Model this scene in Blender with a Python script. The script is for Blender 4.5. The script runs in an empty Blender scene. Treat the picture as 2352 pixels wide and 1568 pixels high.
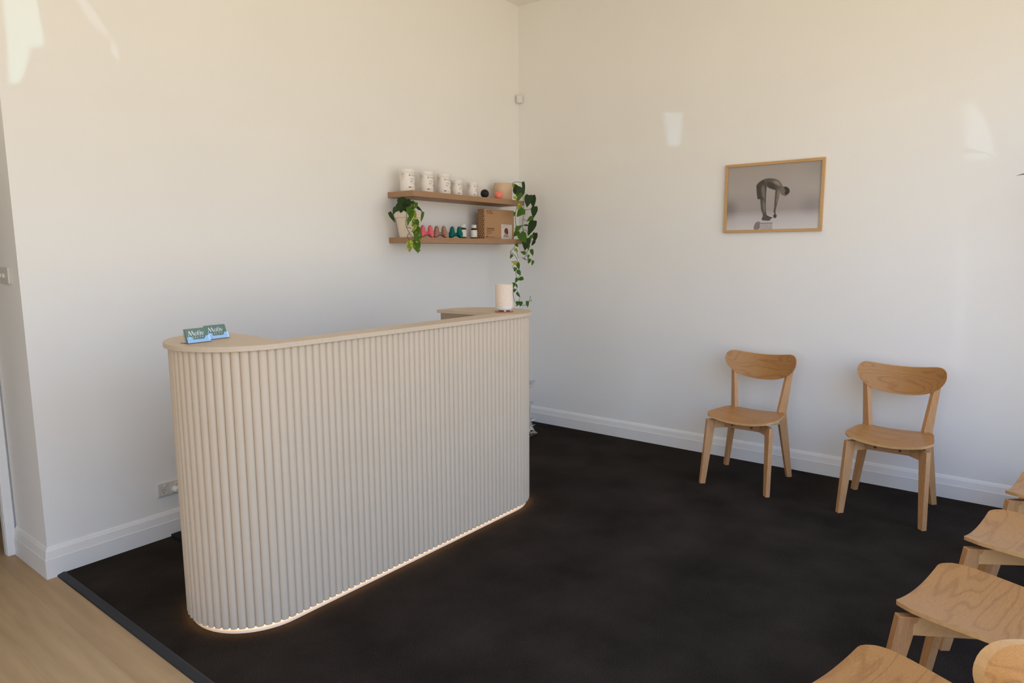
import bpy, bmesh, math, random
from mathutils import Vector, Matrix
S = bpy.context.scene
COL = S.collection
PI = math.pi

# ------------------------------------------------------------------ camera
cd = bpy.data.cameras.new('camera'); cam = bpy.data.objects.new('camera', cd); COL.objects.link(cam)
cd.sensor_width = 36.0; cd.lens = 23.193; cd.clip_start = 0.02
R_ = Vector((0.60757, -0.79425, -0.00441)); U_ = Vector((0.10899, 0.07787, 0.99099)); D_ = Vector((0.78675, 0.60258, -0.13387))
m = Matrix((( R_.x, U_.x, -D_.x), (R_.y, U_.y, -D_.y), (R_.z, U_.z, -D_.z))).to_4x4()
m.translation = (-4.7039, -3.5203, 1.5)
cam.matrix_world = m
S.camera = cam

# ------------------------------------------------------------------ exposure, world, daylight
S.view_settings.view_transform = 'Standard'; S.view_settings.look = 'None'
S.view_settings.gamma = 1.0; S.view_settings.use_curve_mapping = False
S.view_settings.exposure = 0.0
S.cycles.transparent_max_bounces = 24
W = bpy.data.worlds.new('daylight'); S.world = W; W.use_nodes = True
nt = W.node_tree; nt.nodes.clear()
tc = nt.nodes.new('ShaderNodeTexCoord'); sx = nt.nodes.new('ShaderNodeSeparateXYZ')
mr = nt.nodes.new('ShaderNodeMapRange'); mr.inputs[1].default_value = -1; mr.inputs[2].default_value = 1
cr = nt.nodes.new('ShaderNodeValToRGB'); bg = nt.nodes.new('ShaderNodeBackground'); wo = nt.nodes.new('ShaderNodeOutputWorld')
nt.links.new(tc.outputs['Generated'], sx.inputs[0]); nt.links.new(sx.outputs[2], mr.inputs[0])
nt.links.new(mr.outputs[0], cr.inputs[0]); nt.links.new(cr.outputs[0], bg.inputs[0]); nt.links.new(bg.outputs[0], wo.inputs[0])
# sunlit paving below the horizon, hazy street at the horizon, blue sky above
WORLD = [(0.0, (0.85, 0.705, 0.49)), (0.36, (0.985, 0.84, 0.61)), (0.48, (0.84, 0.80, 0.71)), (0.53, (0.68, 0.725, 0.74)), (0.66, (0.59, 0.815, 1.20)), (1.0, (0.34, 0.59, 1.2))]
e = cr.color_ramp.elements
e[0].position, e[0].color = WORLD[0][0], (*WORLD[0][1], 1)
e[1].position, e[1].color = WORLD[-1][0], (*WORLD[-1][1], 1)
for p_, c_ in WORLD[1:-1]:
    k = e.new(p_); k.color = (*c_, 1)
bg.inputs[1].default_value = 3.05
WIN = [(-6.7, -5.2), (-5.1, -3.6), (-3.5, -2.0), (-1.9, -0.48)]     # shop-front bays in the wall y = -4.2
WZ0, WZ1, WY = 0.25, 3.05, -4.2
ADDED_BACKWIN = (-3.7, -1.6, 0.4, 2.9)                                     # unseen window added to brighten the right wall, in wall x = -8.6
for i, (a, b) in enumerate(WIN):                                    # portals: guide the sky light through the openings
    L = bpy.data.lights.new('window_daylight', 'AREA'); L.shape = 'RECTANGLE'; L.size = b - a; L.size_y = WZ1 - WZ0
    L.cycles.is_portal = True
    o = bpy.data.objects.new('window_daylight', L); COL.objects.link(o)
    o.location = ((a + b) / 2, WY - 0.06, (WZ0 + WZ1) / 2); o.rotation_euler = (PI / 2, 0, 0)

L = bpy.data.lights.new('window_daylight', 'AREA'); L.shape = 'RECTANGLE'; L.size = ADDED_BACKWIN[3] - ADDED_BACKWIN[2]; L.size_y = ADDED_BACKWIN[1] - ADDED_BACKWIN[0]; L.cycles.is_portal = True  # portal of the added back window
o = bpy.data.objects.new('window_daylight', L); COL.objects.link(o); o.location = (-8.64, (ADDED_BACKWIN[0] + ADDED_BACKWIN[1]) / 2, (ADDED_BACKWIN[2] + ADDED_BACKWIN[3]) / 2); o.rotation_euler = (0, -PI / 2, 0)

LEAVES_RIGHT=[[-0.2887, -0.19, 2.0187, 0.0779, 0.0735, 250, 0], [-0.4129, -0.315, 1.9612, 0.0965, 0.0629, 100, 0], [-0.2014, -0.19, 2.025, 0.1007, 0.0263, 85, 0], [-0.3384, -0.19, 2.0445, 0.0429, 0.0343, 200, 2], [-0.427, -0.315, 1.9356, 0.067, 0.0503, 110, 1], [-0.4893, -0.315, 1.9277, 0.0332, 0.0249, 190, 2], [-0.2917, -0.315, 1.9105, 0.0941, 0.0684, 100, 0], [-0.2212, -0.315, 1.9103, 0.0994, 0.0536, 88, 0], [-0.2227, -0.315, 1.8253, 0.0909, 0.0571, 98, 0], [-0.4204, -0.315, 1.8578, 0.0504, 0.0437, 110, 2], [-0.4023, -0.315, 1.8132, 0.0801, 0.0607, 130, 1], [-0.3569, -0.315, 1.8152, 0.0382, 0.0289, 60, 1], [-0.2847, -0.315, 1.7677, 0.0515, 0.0395, 150, 1], [-0.4764, -0.315, 1.7977, 0.035, 0.0217, 100, 1], [-0.2583, -0.315, 1.6963, 0.1253, 0.0674, 112, 0], [-0.3428, -0.315, 1.7169, 0.0409, 0.0153, 180, 0], [-0.4563, -0.315, 1.6788, 0.0537, 0.0403, 120, 1], [-0.4141, -0.315, 1.7031, 0.0456, 0.0253, 330, 1], [-0.4495, -0.315, 1.6458, 0.0572, 0.0437, 130, 1], [-0.3676, -0.315, 1.6137, 0.0894, 0.0767, 60, 1], [-0.3433, -0.315, 1.5633, 0.0984, 0.0702, 100, 0], [-0.1882, -0.315, 1.6206, 0.0734, 0.0455, 95, 0], [-0.2554, -0.315, 1.6239, 0.0468, 0.0277, 150, 1], [-0.2776, -0.315, 1.5979, 0.0414, 0.0259, 120, 1], [-0.2376, -0.315, 1.5726, 0.0469, 0.0261, 125, 0], [-0.307, -0.315, 1.538, 0.0413, 0.0232, 100, 1], [-0.4632, -0.315, 1.5557, 0.0337, 0.0301, 60, 1], [-0.4575, -0.315, 1.5154, 0.0373, 0.0302, 40, 2], [-0.5279, -0.315, 1.4666, 0.0369, 0.0239, 120, 1], [-0.362, -0.315, 1.4975, 0.0432, 0.0331, 200, 1], [-0.2385, -0.315, 1.4971, 0.0532, 0.0312, 75, 1], [-0.2929, -0.315, 1.463, 0.0335, 0.0211, 100, 1], [-0.3743, -0.315, 1.4512, 0.0396, 0.0072, 205, 0], [-0.2793, -0.315, 1.4267, 0.0409, 0.0299, 110, 1], [-0.243, -0.315, 1.4116, 0.0422, 0.025, 105, 1], [-0.4699, -0.315, 1.4186, 0.0455, 0.0337, 195, 2], [-0.4256, -0.315, 1.3896, 0.059, 0.0358, 75, 1], [-0.4849, -0.315, 1.3642, 0.0337, 0.0291, 110, 1], [-0.4526, -0.315, 1.3475, 0.0321, 0.0128, 70, 1], [-0.4139, -0.315, 1.3341, 0.0449, 0.0352, 60, 1], [-0.3961, -0.315, 1.2852, 0.0486, 0.0331, 160, 1], [-0.4619, -0.315, 1.2768, 0.041, 0.0293, 110, 1], [-0.4916, -0.315, 1.2371, 0.0445, 0.0256, 100, 1], [-0.4562, -0.315, 1.2303, 0.0375, 0.0186, 65, 1], [-0.4831, -0.315, 1.1941, 0.0303, 0.0242, 110, 1], [-0.4208, -0.315, 1.1569, 0.0486, 0.0223, 55, 1], [-0.4451, -0.315, 1.0881, 0.0377, 0.0306, 100, 1], [-0.403, -0.315, 1.0836, 0.038, 0.0344, 95, 1], [-0.3203, -0.315, 1.0765, 0.0494, 0.0286, 85, 1], [-0.2672, -0.315, 1.1044, 0.0199, 0.0096, 300, 2], [-0.4779, -0.315, 1.0741, 0.0215, 0.0057, 180, 1]]
STEMS_RIGHT=[[[-0.3525, -0.19, 2.0518], [-0.2955, -0.19, 2.0731], [-0.2115, -0.19, 2.0738], [-0.2013, -0.19, 2.0575]], [[-0.3102, -0.19, 2.0171], [-0.2235, -0.19, 1.9977], [-0.3422, -0.315, 1.9076], [-0.3524, -0.315, 1.8571], [-0.3569, -0.315, 1.7901], [-0.3715, -0.315, 1.7227], [-0.3617, -0.315, 1.6727], [-0.3214, -0.315, 1.6228], [-0.2923, -0.315, 1.5892], [-0.2997, -0.315, 1.5465]], [[-0.2815, -0.19, 2.0192], [-0.4131, -0.315, 1.92], [-0.4483, -0.315, 1.8523], [-0.4695, -0.315, 1.7856], [-0.4561, -0.315, 1.7202], [-0.4563, -0.315, 1.6705], [-0.4705, -0.315, 1.6371]], [[-0.2089, -0.19, 1.9987], [-0.3206, -0.315, 1.9256], [-0.2917, -0.315, 1.9315]], [[-0.3496, -0.315, 1.8406], [-0.2772, -0.315, 1.844], [-0.2405, -0.315, 1.8584]], [[-0.357, -0.315, 1.765], [-0.3066, -0.315, 1.75], [-0.2847, -0.315, 1.7508]], [[-0.3645, -0.315, 1.681], [-0.3067, -0.315, 1.6782], [-0.2951, -0.315, 1.6402]], [[-0.3215, -0.315, 1.5889], [-0.2629, -0.315, 1.5895], [-0.2032, -0.315, 1.5988]], [[-0.472, -0.315, 1.5522], [-0.4897, -0.315, 1.5311], [-0.5362, -0.315, 1.505], [-0.5074, -0.315, 1.4979], [-0.4608, -0.315, 1.4679], [-0.4373, -0.315, 1.4359], [-0.4314, -0.315, 1.4181]], [[-0.5304, -0.315, 1.505], [-0.5278, -0.315, 1.4788]], [[-0.4545, -0.315, 1.5312], [-0.4429, -0.315, 1.496], [-0.4312, -0.315, 1.4641], [-0.4253, -0.315, 1.4534]], [[-0.3038, -0.315, 1.5602], [-0.2729, -0.315, 1.5316], [-0.3131, -0.315, 1.5027], [-0.3163, -0.315, 1.474], [-0.3408, -0.315, 1.4598], [-0.3409, -0.315, 1.4401], [-0.2978, -0.315, 1.4396], [-0.2668, -0.315, 1.4302]], [[-0.4847, -0.315, 1.4048], [-0.5053, -0.315, 1.384], [-0.4849, -0.315, 1.3695]], [[-0.4613, -0.315, 1.369], [-0.4615, -0.315, 1.3371], [-0.4529, -0.315, 1.2978], [-0.462, -0.315, 1.2661], [-0.4858, -0.315, 1.2351], [-0.5007, -0.315, 1.1931], [-0.4923, -0.315, 1.1358], [-0.463, -0.315, 1.0911], [-0.4272, -0.315, 1.0725], [-0.3727, -0.315, 1.0682], [-0.3235, -0.315, 1.0675], [-0.286, -0.315, 1.0908], [-0.2672, -0.315, 1.1118], [-0.2608, -0.315, 1.1428]], [[-0.4563, -0.315, 1.2124], [-0.4327, -0.315, 1.1791]], [[-0.4119, -0.315, 1.1257], [-0.4241, -0.315, 1.103]], [[-0.4321, -0.315, 1.2971], [-0.414, -0.315, 1.3108]]]
LEAVES_LEFT=[[-1.5651, -0.17, 1.834, 0.0566, 0.0507, 100, 0], [-1.5141, -0.17, 1.8168, 0.0602, 0.0542, 75, 0], [-1.5971, -0.17, 1.7928, 0.0564, 0.0386, 130, 0], [-1.4648, -0.17, 1.827, 0.0516, 0.0455, 110, 0], [-1.5404, -0.17, 1.8528, 0.0359, 0.0449, 60, 0], [-1.6122, -0.3, 1.772, 0.0465, 0.0349, 95, 1], [-1.5343, -0.17, 1.8332, 0.0644, 0.0569, 120, 0], [-1.5864, -0.17, 1.8081, 0.0535, 0.0475, 150, 0], [-1.7296, -0.3, 1.7666, 0.0484, 0.027, 110, 0], [-1.7488, -0.3, 1.7255, 0.071, 0.027, 62, 0], [-1.4856, -0.17, 1.8347, 0.0484, 0.0423, 60, 0], [-1.5493, -0.17, 1.7976, 0.0568, 0.0598, 95, 0], [-1.5078, -0.17, 1.7996, 0.0512, 0.0482, 80, 0], [-1.4403, -0.17, 1.8169, 0.064, 0.0533, 115, 3], [-1.4759, -0.17, 1.8113, 0.0424, 0.0288, 120, 2], [-1.3832, -0.17, 1.8018, 0.0493, 0.0191, 40, 0], [-1.4785, -0.3, 1.7384, 0.0671, 0.0215, 102, 1], [-1.5895, -0.3, 1.7414, 0.0702, 0.0395, 100, 1], [-1.5516, -0.3, 1.7478, 0.0706, 0.0368, 72, 2], [-1.6079, -0.3, 1.7017, 0.0554, 0.021, 100, 1], [-1.5706, -0.3, 1.6956, 0.0499, 0.0279, 110, 3], [-1.5397, -0.3, 1.6892, 0.0591, 0.0428, 80, 1], [-1.5718, -0.3, 1.6587, 0.0544, 0.025, 115, 2], [-1.538, -0.3, 1.6349, 0.071, 0.0577, 95, 3], [-1.5462, -0.3, 1.5976, 0.071, 0.0577, 100, 3], [-1.6134, -0.3, 1.5426, 0.0747, 0.0454, 95, 2], [-1.5446, -0.3, 1.5417, 0.0845, 0.0608, 80, 3], [-1.5207, -0.3, 1.5231, 0.0387, 0.0283, 40, 3]]
STEMS_LEFT=[[[-1.6315, -0.292, 1.7714], [-1.6216, -0.292, 1.7646], [-1.6192, -0.292, 1.738], [-1.6307, -0.292, 1.6988], [-1.6251, -0.292, 1.6673], [-1.5993, -0.292, 1.6288], [-1.5695, -0.292, 1.5998], [-1.5421, -0.292, 1.5903]], [[-1.5993, -0.292, 1.6288], [-1.6202, -0.292, 1.6138], [-1.6141, -0.292, 1.5943], [-1.5843, -0.292, 1.57], [-1.5503, -0.292, 1.5529]], [[-1.582, -0.292, 1.6366], [-1.5608, -0.292, 1.6518]], [[-1.6251, -0.292, 1.6673], [-1.5811, -0.292, 1.6612]], [[-1.6268, -0.292, 1.7135], [-1.6067, -0.292, 1.7093]], [[-1.5909, -0.292, 1.7733], [-1.5776, -0.292, 1.7641]], [[-1.438, -0.2, 1.8017], [-1.4162, -0.2, 1.8104], [-1.3951, -0.2, 1.7911], [-1.4734, -0.292, 1.7613]]]
PRINT=[[[104, 97, 99], [[-2.0332, 1.6467], [-2.0403, 1.6806], [-2.0507, 1.7001], [-2.0815, 1.7034], [-2.0799, 1.6456]]], [[165, 158, 158], [[-2.0779, 1.6908], [-2.1602, 1.6912], [-2.1632, 1.6459], [-2.0785, 1.6456]]], [[178, 172, 170], [[-2.0853, 1.7117], [-2.1597, 1.7205], [-2.161, 1.6917], [-2.0778, 1.6914]]], [[108, 102, 106], [[-2.0778, 1.6923], [-2.1596, 1.6926], [-2.1598, 1.6881], [-2.078, 1.6877]]], [[75, 70, 66], [[-2.1128, 1.7514], [-2.1214, 1.7441], [-2.1384, 1.7337], [-2.1593, 1.7274], [-2.1597, 1.7205], [-2.1446, 1.7196], [-2.1249, 1.7286]]], [[88, 82, 76], [[-2.0952, 1.7395], [-2.1174, 1.7415], [-2.1275, 1.7313], [-2.1388, 1.7254], [-2.1504, 1.7138], [-2.1397, 1.7058], [-2.1008, 1.7084], [-2.0866, 1.7145]]], [[90, 84, 78], [[-2.0712, 1.8568], [-2.1124, 1.8505], [-2.111, 1.8018], [-2.1141, 1.771], [-2.1214, 1.7441], [-2.1109, 1.7319], [-2.0954, 1.7353], [-2.0933, 1.7522], [-2.0807, 1.7835], [-2.076, 1.8258]]], [[132, 124, 116], [[-2.0891, 1.8447], [-2.1057, 1.8438], [-2.1051, 1.7965], [-2.1092, 1.7684], [-2.103, 1.7518], [-2.0926, 1.797]]], [[97, 90, 82], [[-2.0452, 1.9504], [-2.0558, 1.9636], [-2.0774, 1.9789], [-2.0992, 1.9871], [-2.1266, 1.9893], [-2.1595, 1.9843], [-2.1816, 1.9759], [-2.2012, 1.9596], [-2.213, 1.937], [-2.2113, 1.918], [-2.201, 1.9077], [-2.1851, 1.9031], [-2.1713, 1.9067], [-2.1519, 1.9161], [-2.1295, 1.9257], [-2.1126, 1.935], [-2.1019, 1.9274], [-2.074, 1.9319]]], [[72, 66, 60], [[-2.1112, 1.9655], [-2.1387, 1.9637], [-2.1613, 1.9457], [-2.1788, 1.9199], [-2.1741, 1.9065], [-2.1463, 1.9178], [-2.1154, 1.9335]]], [[143, 134, 126], [[-2.1491, 1.9754], [-2.1763, 1.9735], [-2.1972, 1.9598], [-2.2103, 1.9372], [-2.2, 1.9282], [-2.1778, 1.942], [-2.1554, 1.9571]]], [[72, 68, 62], [[-2.0426, 1.9464], [-2.0558, 1.9636], [-2.0884, 1.9809], [-2.1003, 1.9635], [-2.1047, 1.9383], [-2.1129, 1.9295], [-2.1105, 1.8908], [-2.1107, 1.845], [-2.0889, 1.848], [-2.072, 1.8534], [-2.0546, 1.8534], [-2.0477, 1.8944]]], [[124, 117, 111], [[-2.074, 1.9319], [-2.0898, 1.9503], [-2.101, 1.9358], [-2.105, 1.8912], [-2.1055, 1.8489], [-2.093, 1.8489], [-2.0824, 1.8813]]], [[95, 88, 80], [[-2.1711, 1.9122], [-2.2006, 1.9159], [-2.1969, 1.8805], [-2.1923, 1.8368], [-2.1844, 1.8041], [-2.1789, 1.7766], [-2.1786, 1.7545], [-2.1874, 1.7403], [-2.184, 1.7266], [-2.1747, 1.7213], [-2.1647, 1.73], [-2.1654, 1.7439], [-2.172, 1.7492], [-2.1644, 1.7662], [-2.1685, 1.7937], [-2.1678, 1.838]]], [[132, 124, 116], [[-2.1847, 1.9114], [-2.2004, 1.9214], [-2.198, 1.8859], [-2.192, 1.8423], [-2.182, 1.8069], [-2.1787, 1.8429], [-2.1831, 1.8867]]], [[74, 68, 62], [[-2.1869, 1.7334], [-2.1865, 1.7296], [-2.1848, 1.7263], [-2.1822, 1.7238], [-2.1788, 1.7224], [-2.175, 1.7222], [-2.1713, 1.7233], [-2.1681, 1.7255], [-2.1656, 1.7286], [-2.1642, 1.7323], [-2.164, 1.7361], [-2.1651, 1.7397], [-2.1673, 1.7427], [-2.1703, 1.7447], [-2.1739, 1.7455], [-2.1777, 1.745], [-2.1813, 1.7434], [-2.1842, 1.7407], [-2.1861, 1.7372]]], [[120, 112, 104], [[-2.1997, 1.9077], [-2.2118, 1.9343], [-2.2269, 1.9279], [-2.243, 1.9256], [-2.2595, 1.9123], [-2.2645, 1.893], [-2.256, 1.8772], [-2.2367, 1.8624], [-2.2216, 1.8709], [-2.205, 1.88]]], [[60, 55, 50], [[-2.2269, 1.9279], [-2.243, 1.9248], [-2.2595, 1.9123], [-2.2645, 1.893], [-2.256, 1.8772], [-2.2416, 1.8712], [-2.2296, 1.8828], [-2.2368, 1.9001], [-2.2281, 1.9142]]]]

# ------------------------------------------------------------------ helpers
def lin(c):
    return tuple(((v / 255) / 12.92 if v / 255 <= 0.04045 else ((v / 255 + 0.055) / 1.055) ** 2.4) for v in c)

def mat(name, srgb, rough=0.5, spec=0.3, var=0.06, scale=8.0, bump=0.0, bscale=200.0, metal=0.0, stretch=(1, 1, 1)):
    """principled material whose colour is gently mottled by procedural noise"""
    M = bpy.data.materials.new(name); M.use_nodes = True
    n = M.node_tree; b = n.nodes['Principled BSDF']
    c = lin(srgb)
    b.inputs['Roughness'].default_value = rough; b.inputs['Specular IOR Level'].default_value = spec; b.inputs['Metallic'].default_value = metal
    t = n.nodes.new('ShaderNodeTexCoord'); mp = n.nodes.new('ShaderNodeMapping'); mp.inputs['Scale'].default_value = stretch
    z = n.nodes.new('ShaderNodeTexNoise'); z.inputs['Scale'].default_value = scale; z.inputs['Detail'].default_value = 4
    r = n.nodes.new('ShaderNodeValToRGB')
    r.color_ramp.elements[0].color = (*[v * (1 - var) for v in c], 1); r.color_ramp.elements[1].color = (*[min(1, v * (1 + var)) for v in c], 1)
    r.color_ramp.elements[0].position = 0.3; r.color_ramp.elements[1].position = 0.7
    n.links.new(t.outputs['Object'], mp.inputs[0]); n.links.new(mp.outputs[0], z.inputs['Vector']); n.links.new(z.outputs[0], r.inputs[0]); n.links.new(r.outputs[0], b.inputs['Base Color'])
    if bump:
        z2 = n.nodes.new('ShaderNodeTexNoise'); z2.inputs['Scale'].default_value = bscale; z2.inputs['Detail'].default_value = 3
        bp = n.nodes.new('ShaderNodeBump'); bp.inputs['Strength'].default_value = bump; bp.inputs['Distance'].default_value = 0.004
        n.links.new(mp.outputs[0], z2.inputs['Vector']); n.links.new(z2.outputs[0], bp.inputs['Height']); n.links.new(bp.outputs[0], b.inputs['Normal'])
    return M

def wood(name, light, dark, axis='X', rough=0.42, grain=1.0, rings=0.55, rnd=True):
    """oak: fine fibres plus broad cathedral rings, both drawn out along one axis"""
    M = bpy.data.materials.new(name); M.use_nodes = True
    n = M.node_tree; b = n.nodes['Principled BSDF']; b.inputs['Roughness'].default_value = rough; b.inputs['Specular IOR Level'].default_value = 0.35
    t = n.nodes.new('ShaderNodeTexCoord'); oi = n.nodes.new('ShaderNodeObjectInfo')
    ad = n.nodes.new('ShaderNodeVectorMath'); ad.operation = 'MULTIPLY_ADD'
    ad.inputs[1].default_value = (1, 1, 1)
    cmb = n.nodes.new('ShaderNodeCombineXYZ')
    mm = n.nodes.new('ShaderNodeMath'); mm.operation = 'MULTIPLY'; mm.inputs[1].default_value = 7.0 if rnd else 0.0
    n.links.new(oi.outputs['Random'], mm.inputs[0])
    for i in range(3): n.links.new(mm.outputs[0], cmb.inputs[i])
    n.links.new(t.outputs['Object'], ad.inputs[0]); n.links.new(cmb.outputs[0], ad.inputs[2])
    ai = 'XYZ'.index(axis)
    s1 = [110 * grain] * 3; s1[ai] = 1.1 * grain
    s2 = [8 * grain] * 3; s2[ai] = 1.0 * grain
    m1 = n.nodes.new('ShaderNodeMapping'); m1.inputs['Scale'].default_value = s1
    m2 = n.nodes.new('ShaderNodeMapping'); m2.inputs['Scale'].default_value = s2
    f = n.nodes.new('ShaderNodeTexNoise'); f.inputs['Scale'].default_value = 5.0; f.inputs['Detail'].default_value = 5; f.inputs['Roughness'].default_value = 0.65
    g = n.nodes.new('ShaderNodeTexNoise'); g.inputs['Scale'].default_value = 1.0; g.inputs['Detail'].default_value = 2
    sn = n.nodes.new('ShaderNodeMath'); sn.operation = 'MULTIPLY'; sn.inputs[1].default_value = 60
    si = n.nodes.new('ShaderNodeMath'); si.operation = 'SINE'
    mx = n.nodes.new('ShaderNodeMath'); mx.operation = 'MULTIPLY_ADD'; mx.inputs[1].default_value = -0.24 * rings
    r = n.nodes.new('ShaderNodeValToRGB')
    r.color_ramp.elements[0].color = (*lin(dark), 1); r.color_ramp.elements[1].color = (*lin(light), 1)
    r.color_ramp.elements[0].position = 0.24; r.color_ramp.elements[1].position = 0.66
    n.links.new(ad.outputs[0], m1.inputs[0]); n.links.new(ad.outputs[0], m2.inputs[0])
    n.links.new(m1.outputs[0], f.inputs['Vector']); n.links.new(m2.outputs[0], g.inputs['Vector'])
    n.links.new(g.outputs[0], sn.inputs[0]); n.links.new(sn.outputs[0], si.inputs[0])
    pw = n.nodes.new('ShaderNodeMath'); pw.operation = 'MAXIMUM'; pw.inputs[1].default_value = 0; n.links.new(si.outputs[0], pw.inputs[0]); p3 = n.nodes.new('ShaderNodeMath'); p3.operation = 'POWER'; p3.inputs[1].default_value = 2.5; n.links.new(pw.outputs[0], p3.inputs[0]); n.links.new(p3.outputs[0], mx.inputs[0]); n.links.new(f.outputs[0], mx.inputs[2]); n.links.new(mx.outputs[0], r.inputs[0])
    n.links.new(r.outputs[0], b.inputs['Base Color'])
    return M

class MB:
    """collects shapes, then links them as ONE mesh object"""
    def __init__(s): s.v, s.f, s.mi = [], [], []
    def add(s, vs, fs, mi=0):
        o = len(s.v); s.v += [tuple(v) for v in vs]; s.f += [tuple(i + o for i in f) for f in fs]; s.mi += [mi] * len(fs)
    def box(s, x0, x1, y0, y1, z0, z1, mi=0):
        vs = [(x, y, z) for z in (z0, z1) for y in (y0, y1) for x in (x0, x1)]
        s.add(vs, [(0, 2, 3, 1), (4, 5, 7, 6), (0, 1, 5, 4), (2, 6, 7, 3), (0, 4, 6, 2), (1, 3, 7, 5)], mi)
    def prism(s, pts, z0, z1, mi=0):
        n = len(pts)
        s.add([(x, y, z0) for x, y in pts] + [(x, y, z1) for x, y in pts],
              [tuple(range(n))[::-1], tuple(range(n, 2 * n))] + [(i, (i + 1) % n, n + (i + 1) % n, n + i) for i in range(n)], mi)
    def loft(s, rings, cap=True, mi=0, closed=True):
        n = len(rings[0]); vs = [p for r in rings for p in r]; fs = []
        for k in range(len(rings) - 1):
            for i in range(n if closed else n - 1):
                j = (i + 1) % n
                fs.append((k * n + i, k * n + j, (k + 1) * n + j, (k + 1) * n + i))
        if cap and closed: fs += [tuple(range(n))[::-1], tuple(range((len(rings) - 1) * n, len(rings) * n))]
        s.add(vs, fs, mi)
    def lathe(s, prof, seg=32, c=(0, 0, 0), mi=0):
        rings = [[(c[0] + max(r, 1e-5) * math.cos(2 * PI * i / seg), c[1] + max(r, 1e-5) * math.sin(2 * PI * i / seg), c[2] + z) for i in range(seg)] for r, z in prof]
        s.loft(rings, True, mi)
    def tube(s, path, r, seg=6, mi=0):
        path = [Vector(p) for p in path]; rings = []
        for i, p in enumerate(path):
            d = (path[min(i + 1, len(path) - 1)] - path[max(i - 1, 0)]).normalized()
            a = d.cross(Vector((0.31, 0.2, 0.93))).normalized(); b = d.cross(a)
            rr = r[i] if isinstance(r, (list, tuple)) else r
            rings.append([p + a * rr * math.cos(2 * PI * k / seg) + b * rr * math.sin(2 * PI * k / seg) for k in range(seg)])
        s.loft(rings, True, mi)
    def sphere(s, c, r, seg=20, rings=12, sc=(1, 1, 1), rot=None, mi=0):
        R = []
        for k in range(rings + 1):
            th = PI * k / rings; ring = []
            for i in range(seg):
                v = Vector((r * sc[0] * max(math.sin(th), 1e-4) * math.cos(2 * PI * i / seg), r * sc[1] * max(math.sin(th), 1e-4) * math.sin(2 * PI * i / seg), -r * sc[2] * math.cos(th)))
                if rot: v = rot @ v
                ring.append(v + Vector(c))
            R.append(ring)
        s.loft(R, True, mi)
    def build(s, name, mats, parent=None, smooth=False, bevel=0, seg=2):
        me = bpy.data.meshes.new(name); me.from_pydata(s.v, [], s.f)
        if not isinstance(mats, (list, tuple)): mats = [mats]
        for q in mats: me.materials.append(q)
        me.polygons.foreach_set('material_index', s.mi)
        me.validate()
        b = bmesh.new(); b.from_mesh(me); bmesh.ops.recalc_face_normals(b, faces=b.faces); b.to_mesh(me); b.free()
        if smooth:
            me.polygons.foreach_set('use_smooth', [True] * len(me.polygons))
            try: me.set_sharp_from_angle(angle=math.radians(40))
            except Exception: pass
        o = bpy.data.objects.new(name, me); COL.objects.link(o)
        if parent: o.parent = parent
        if bevel:
            bv = o.modifiers.new('soft_edges', 'BEVEL'); bv.width = bevel; bv.segments = seg; bv.limit_method = 'ANGLE'
        return o

def tag(o, label, cat, group=None, kind=None):
    if label: o['label'] = label
    if cat: o['category'] = cat
    if group: o['group'] = group
    if kind: o['kind'] = kind
    return o
def thing(name, label, cat, loc=(0, 0, 0), rz=0.0, group=None):
    o = bpy.data.objects.new(name, None); o.empty_display_size = 0.05; COL.objects.link(o)
    o.location = loc; o.rotation_euler = (0, 0, rz)
    return tag(o, label, cat, group)
def struct(o, label=None):
    o['kind'] = 'structure'
    if label: o['label'] = label
    return o
def dup(root, loc, rz, label):
    """a copy of a thing with copies of its parts and their sub-parts"""
    r = root.copy(); COL.objects.link(r); r.location = loc; r.rotation_euler = (0, 0, rz); r['label'] = label
    for ch in list(root.children):
        c = ch.copy(); COL.objects.link(c); c.parent = r
        for g in list(ch.children):
            d = g.copy(); COL.objects.link(d); d.parent = c
    return r

def text_mesh(b, body, size, place, mi=0, spacing=1.0, align='LEFT'):
    """lettering in Blender's own font, placed by a function (x, y) -> point"""
    cu = bpy.data.curves.new('lettering', 'FONT'); cu.body = body; cu.size = size; cu.space_character = spacing; cu.align_x = align; cu.resolution_u = 3
    o = bpy.data.objects.new('lettering', cu); COL.objects.link(o)
    dg = bpy.context.evaluated_depsgraph_get(); dg.update()
    me = bpy.data.meshes.new_from_object(o.evaluated_get(dg))
    b.add([place(v.co.x, v.co.y) for v in me.vertices], [tuple(p.vertices) for p in me.polygons], mi)
    bpy.data.objects.remove(o); bpy.data.curves.remove(cu); bpy.data.meshes.remove(me)

# ------------------------------------------------------------------ materials
M_WALL = mat('white_wall_paint', (241, 239, 236), 0.62, 0.25, 0.012, 1.5, 0.05, 300)
M_CEIL = mat('white_ceiling_paint', (248, 244, 238), 0.8, 0.2, 0.012)
M_TRIM = mat('white_gloss_trim', (238, 236, 234), 0.4, 0.35, 0.01)
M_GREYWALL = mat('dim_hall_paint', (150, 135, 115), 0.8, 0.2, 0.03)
M_LAM = mat('beige_laminate', (210, 191, 168), 0.45, 0.3, 0.03, 60)
M_FLUTE = mat('beige_fluted_paint', (213, 195, 173), 0.5, 0.3, 0.015, 5)
M_INNER = mat('taupe_board', (168, 146, 124), 0.6, 0.2, 0.03)
M_PLINTH = mat('cream_plinth', (235, 225, 210), 0.5, 0.3, 0.01)
M_SHELF = wood('oak_laminate', (176, 138, 104), (158, 120, 88), 'X', 0.5, 1.0, 0.2, False)
M_SEAT = wood('oak_veneer', (192, 140, 82), (160, 110, 62), 'X', 0.36, 1.0, 0.8)
M_EDGE = mat('plywood_edge', (214, 168, 114), 0.5, 0.25, 0.08, 60)
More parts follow.
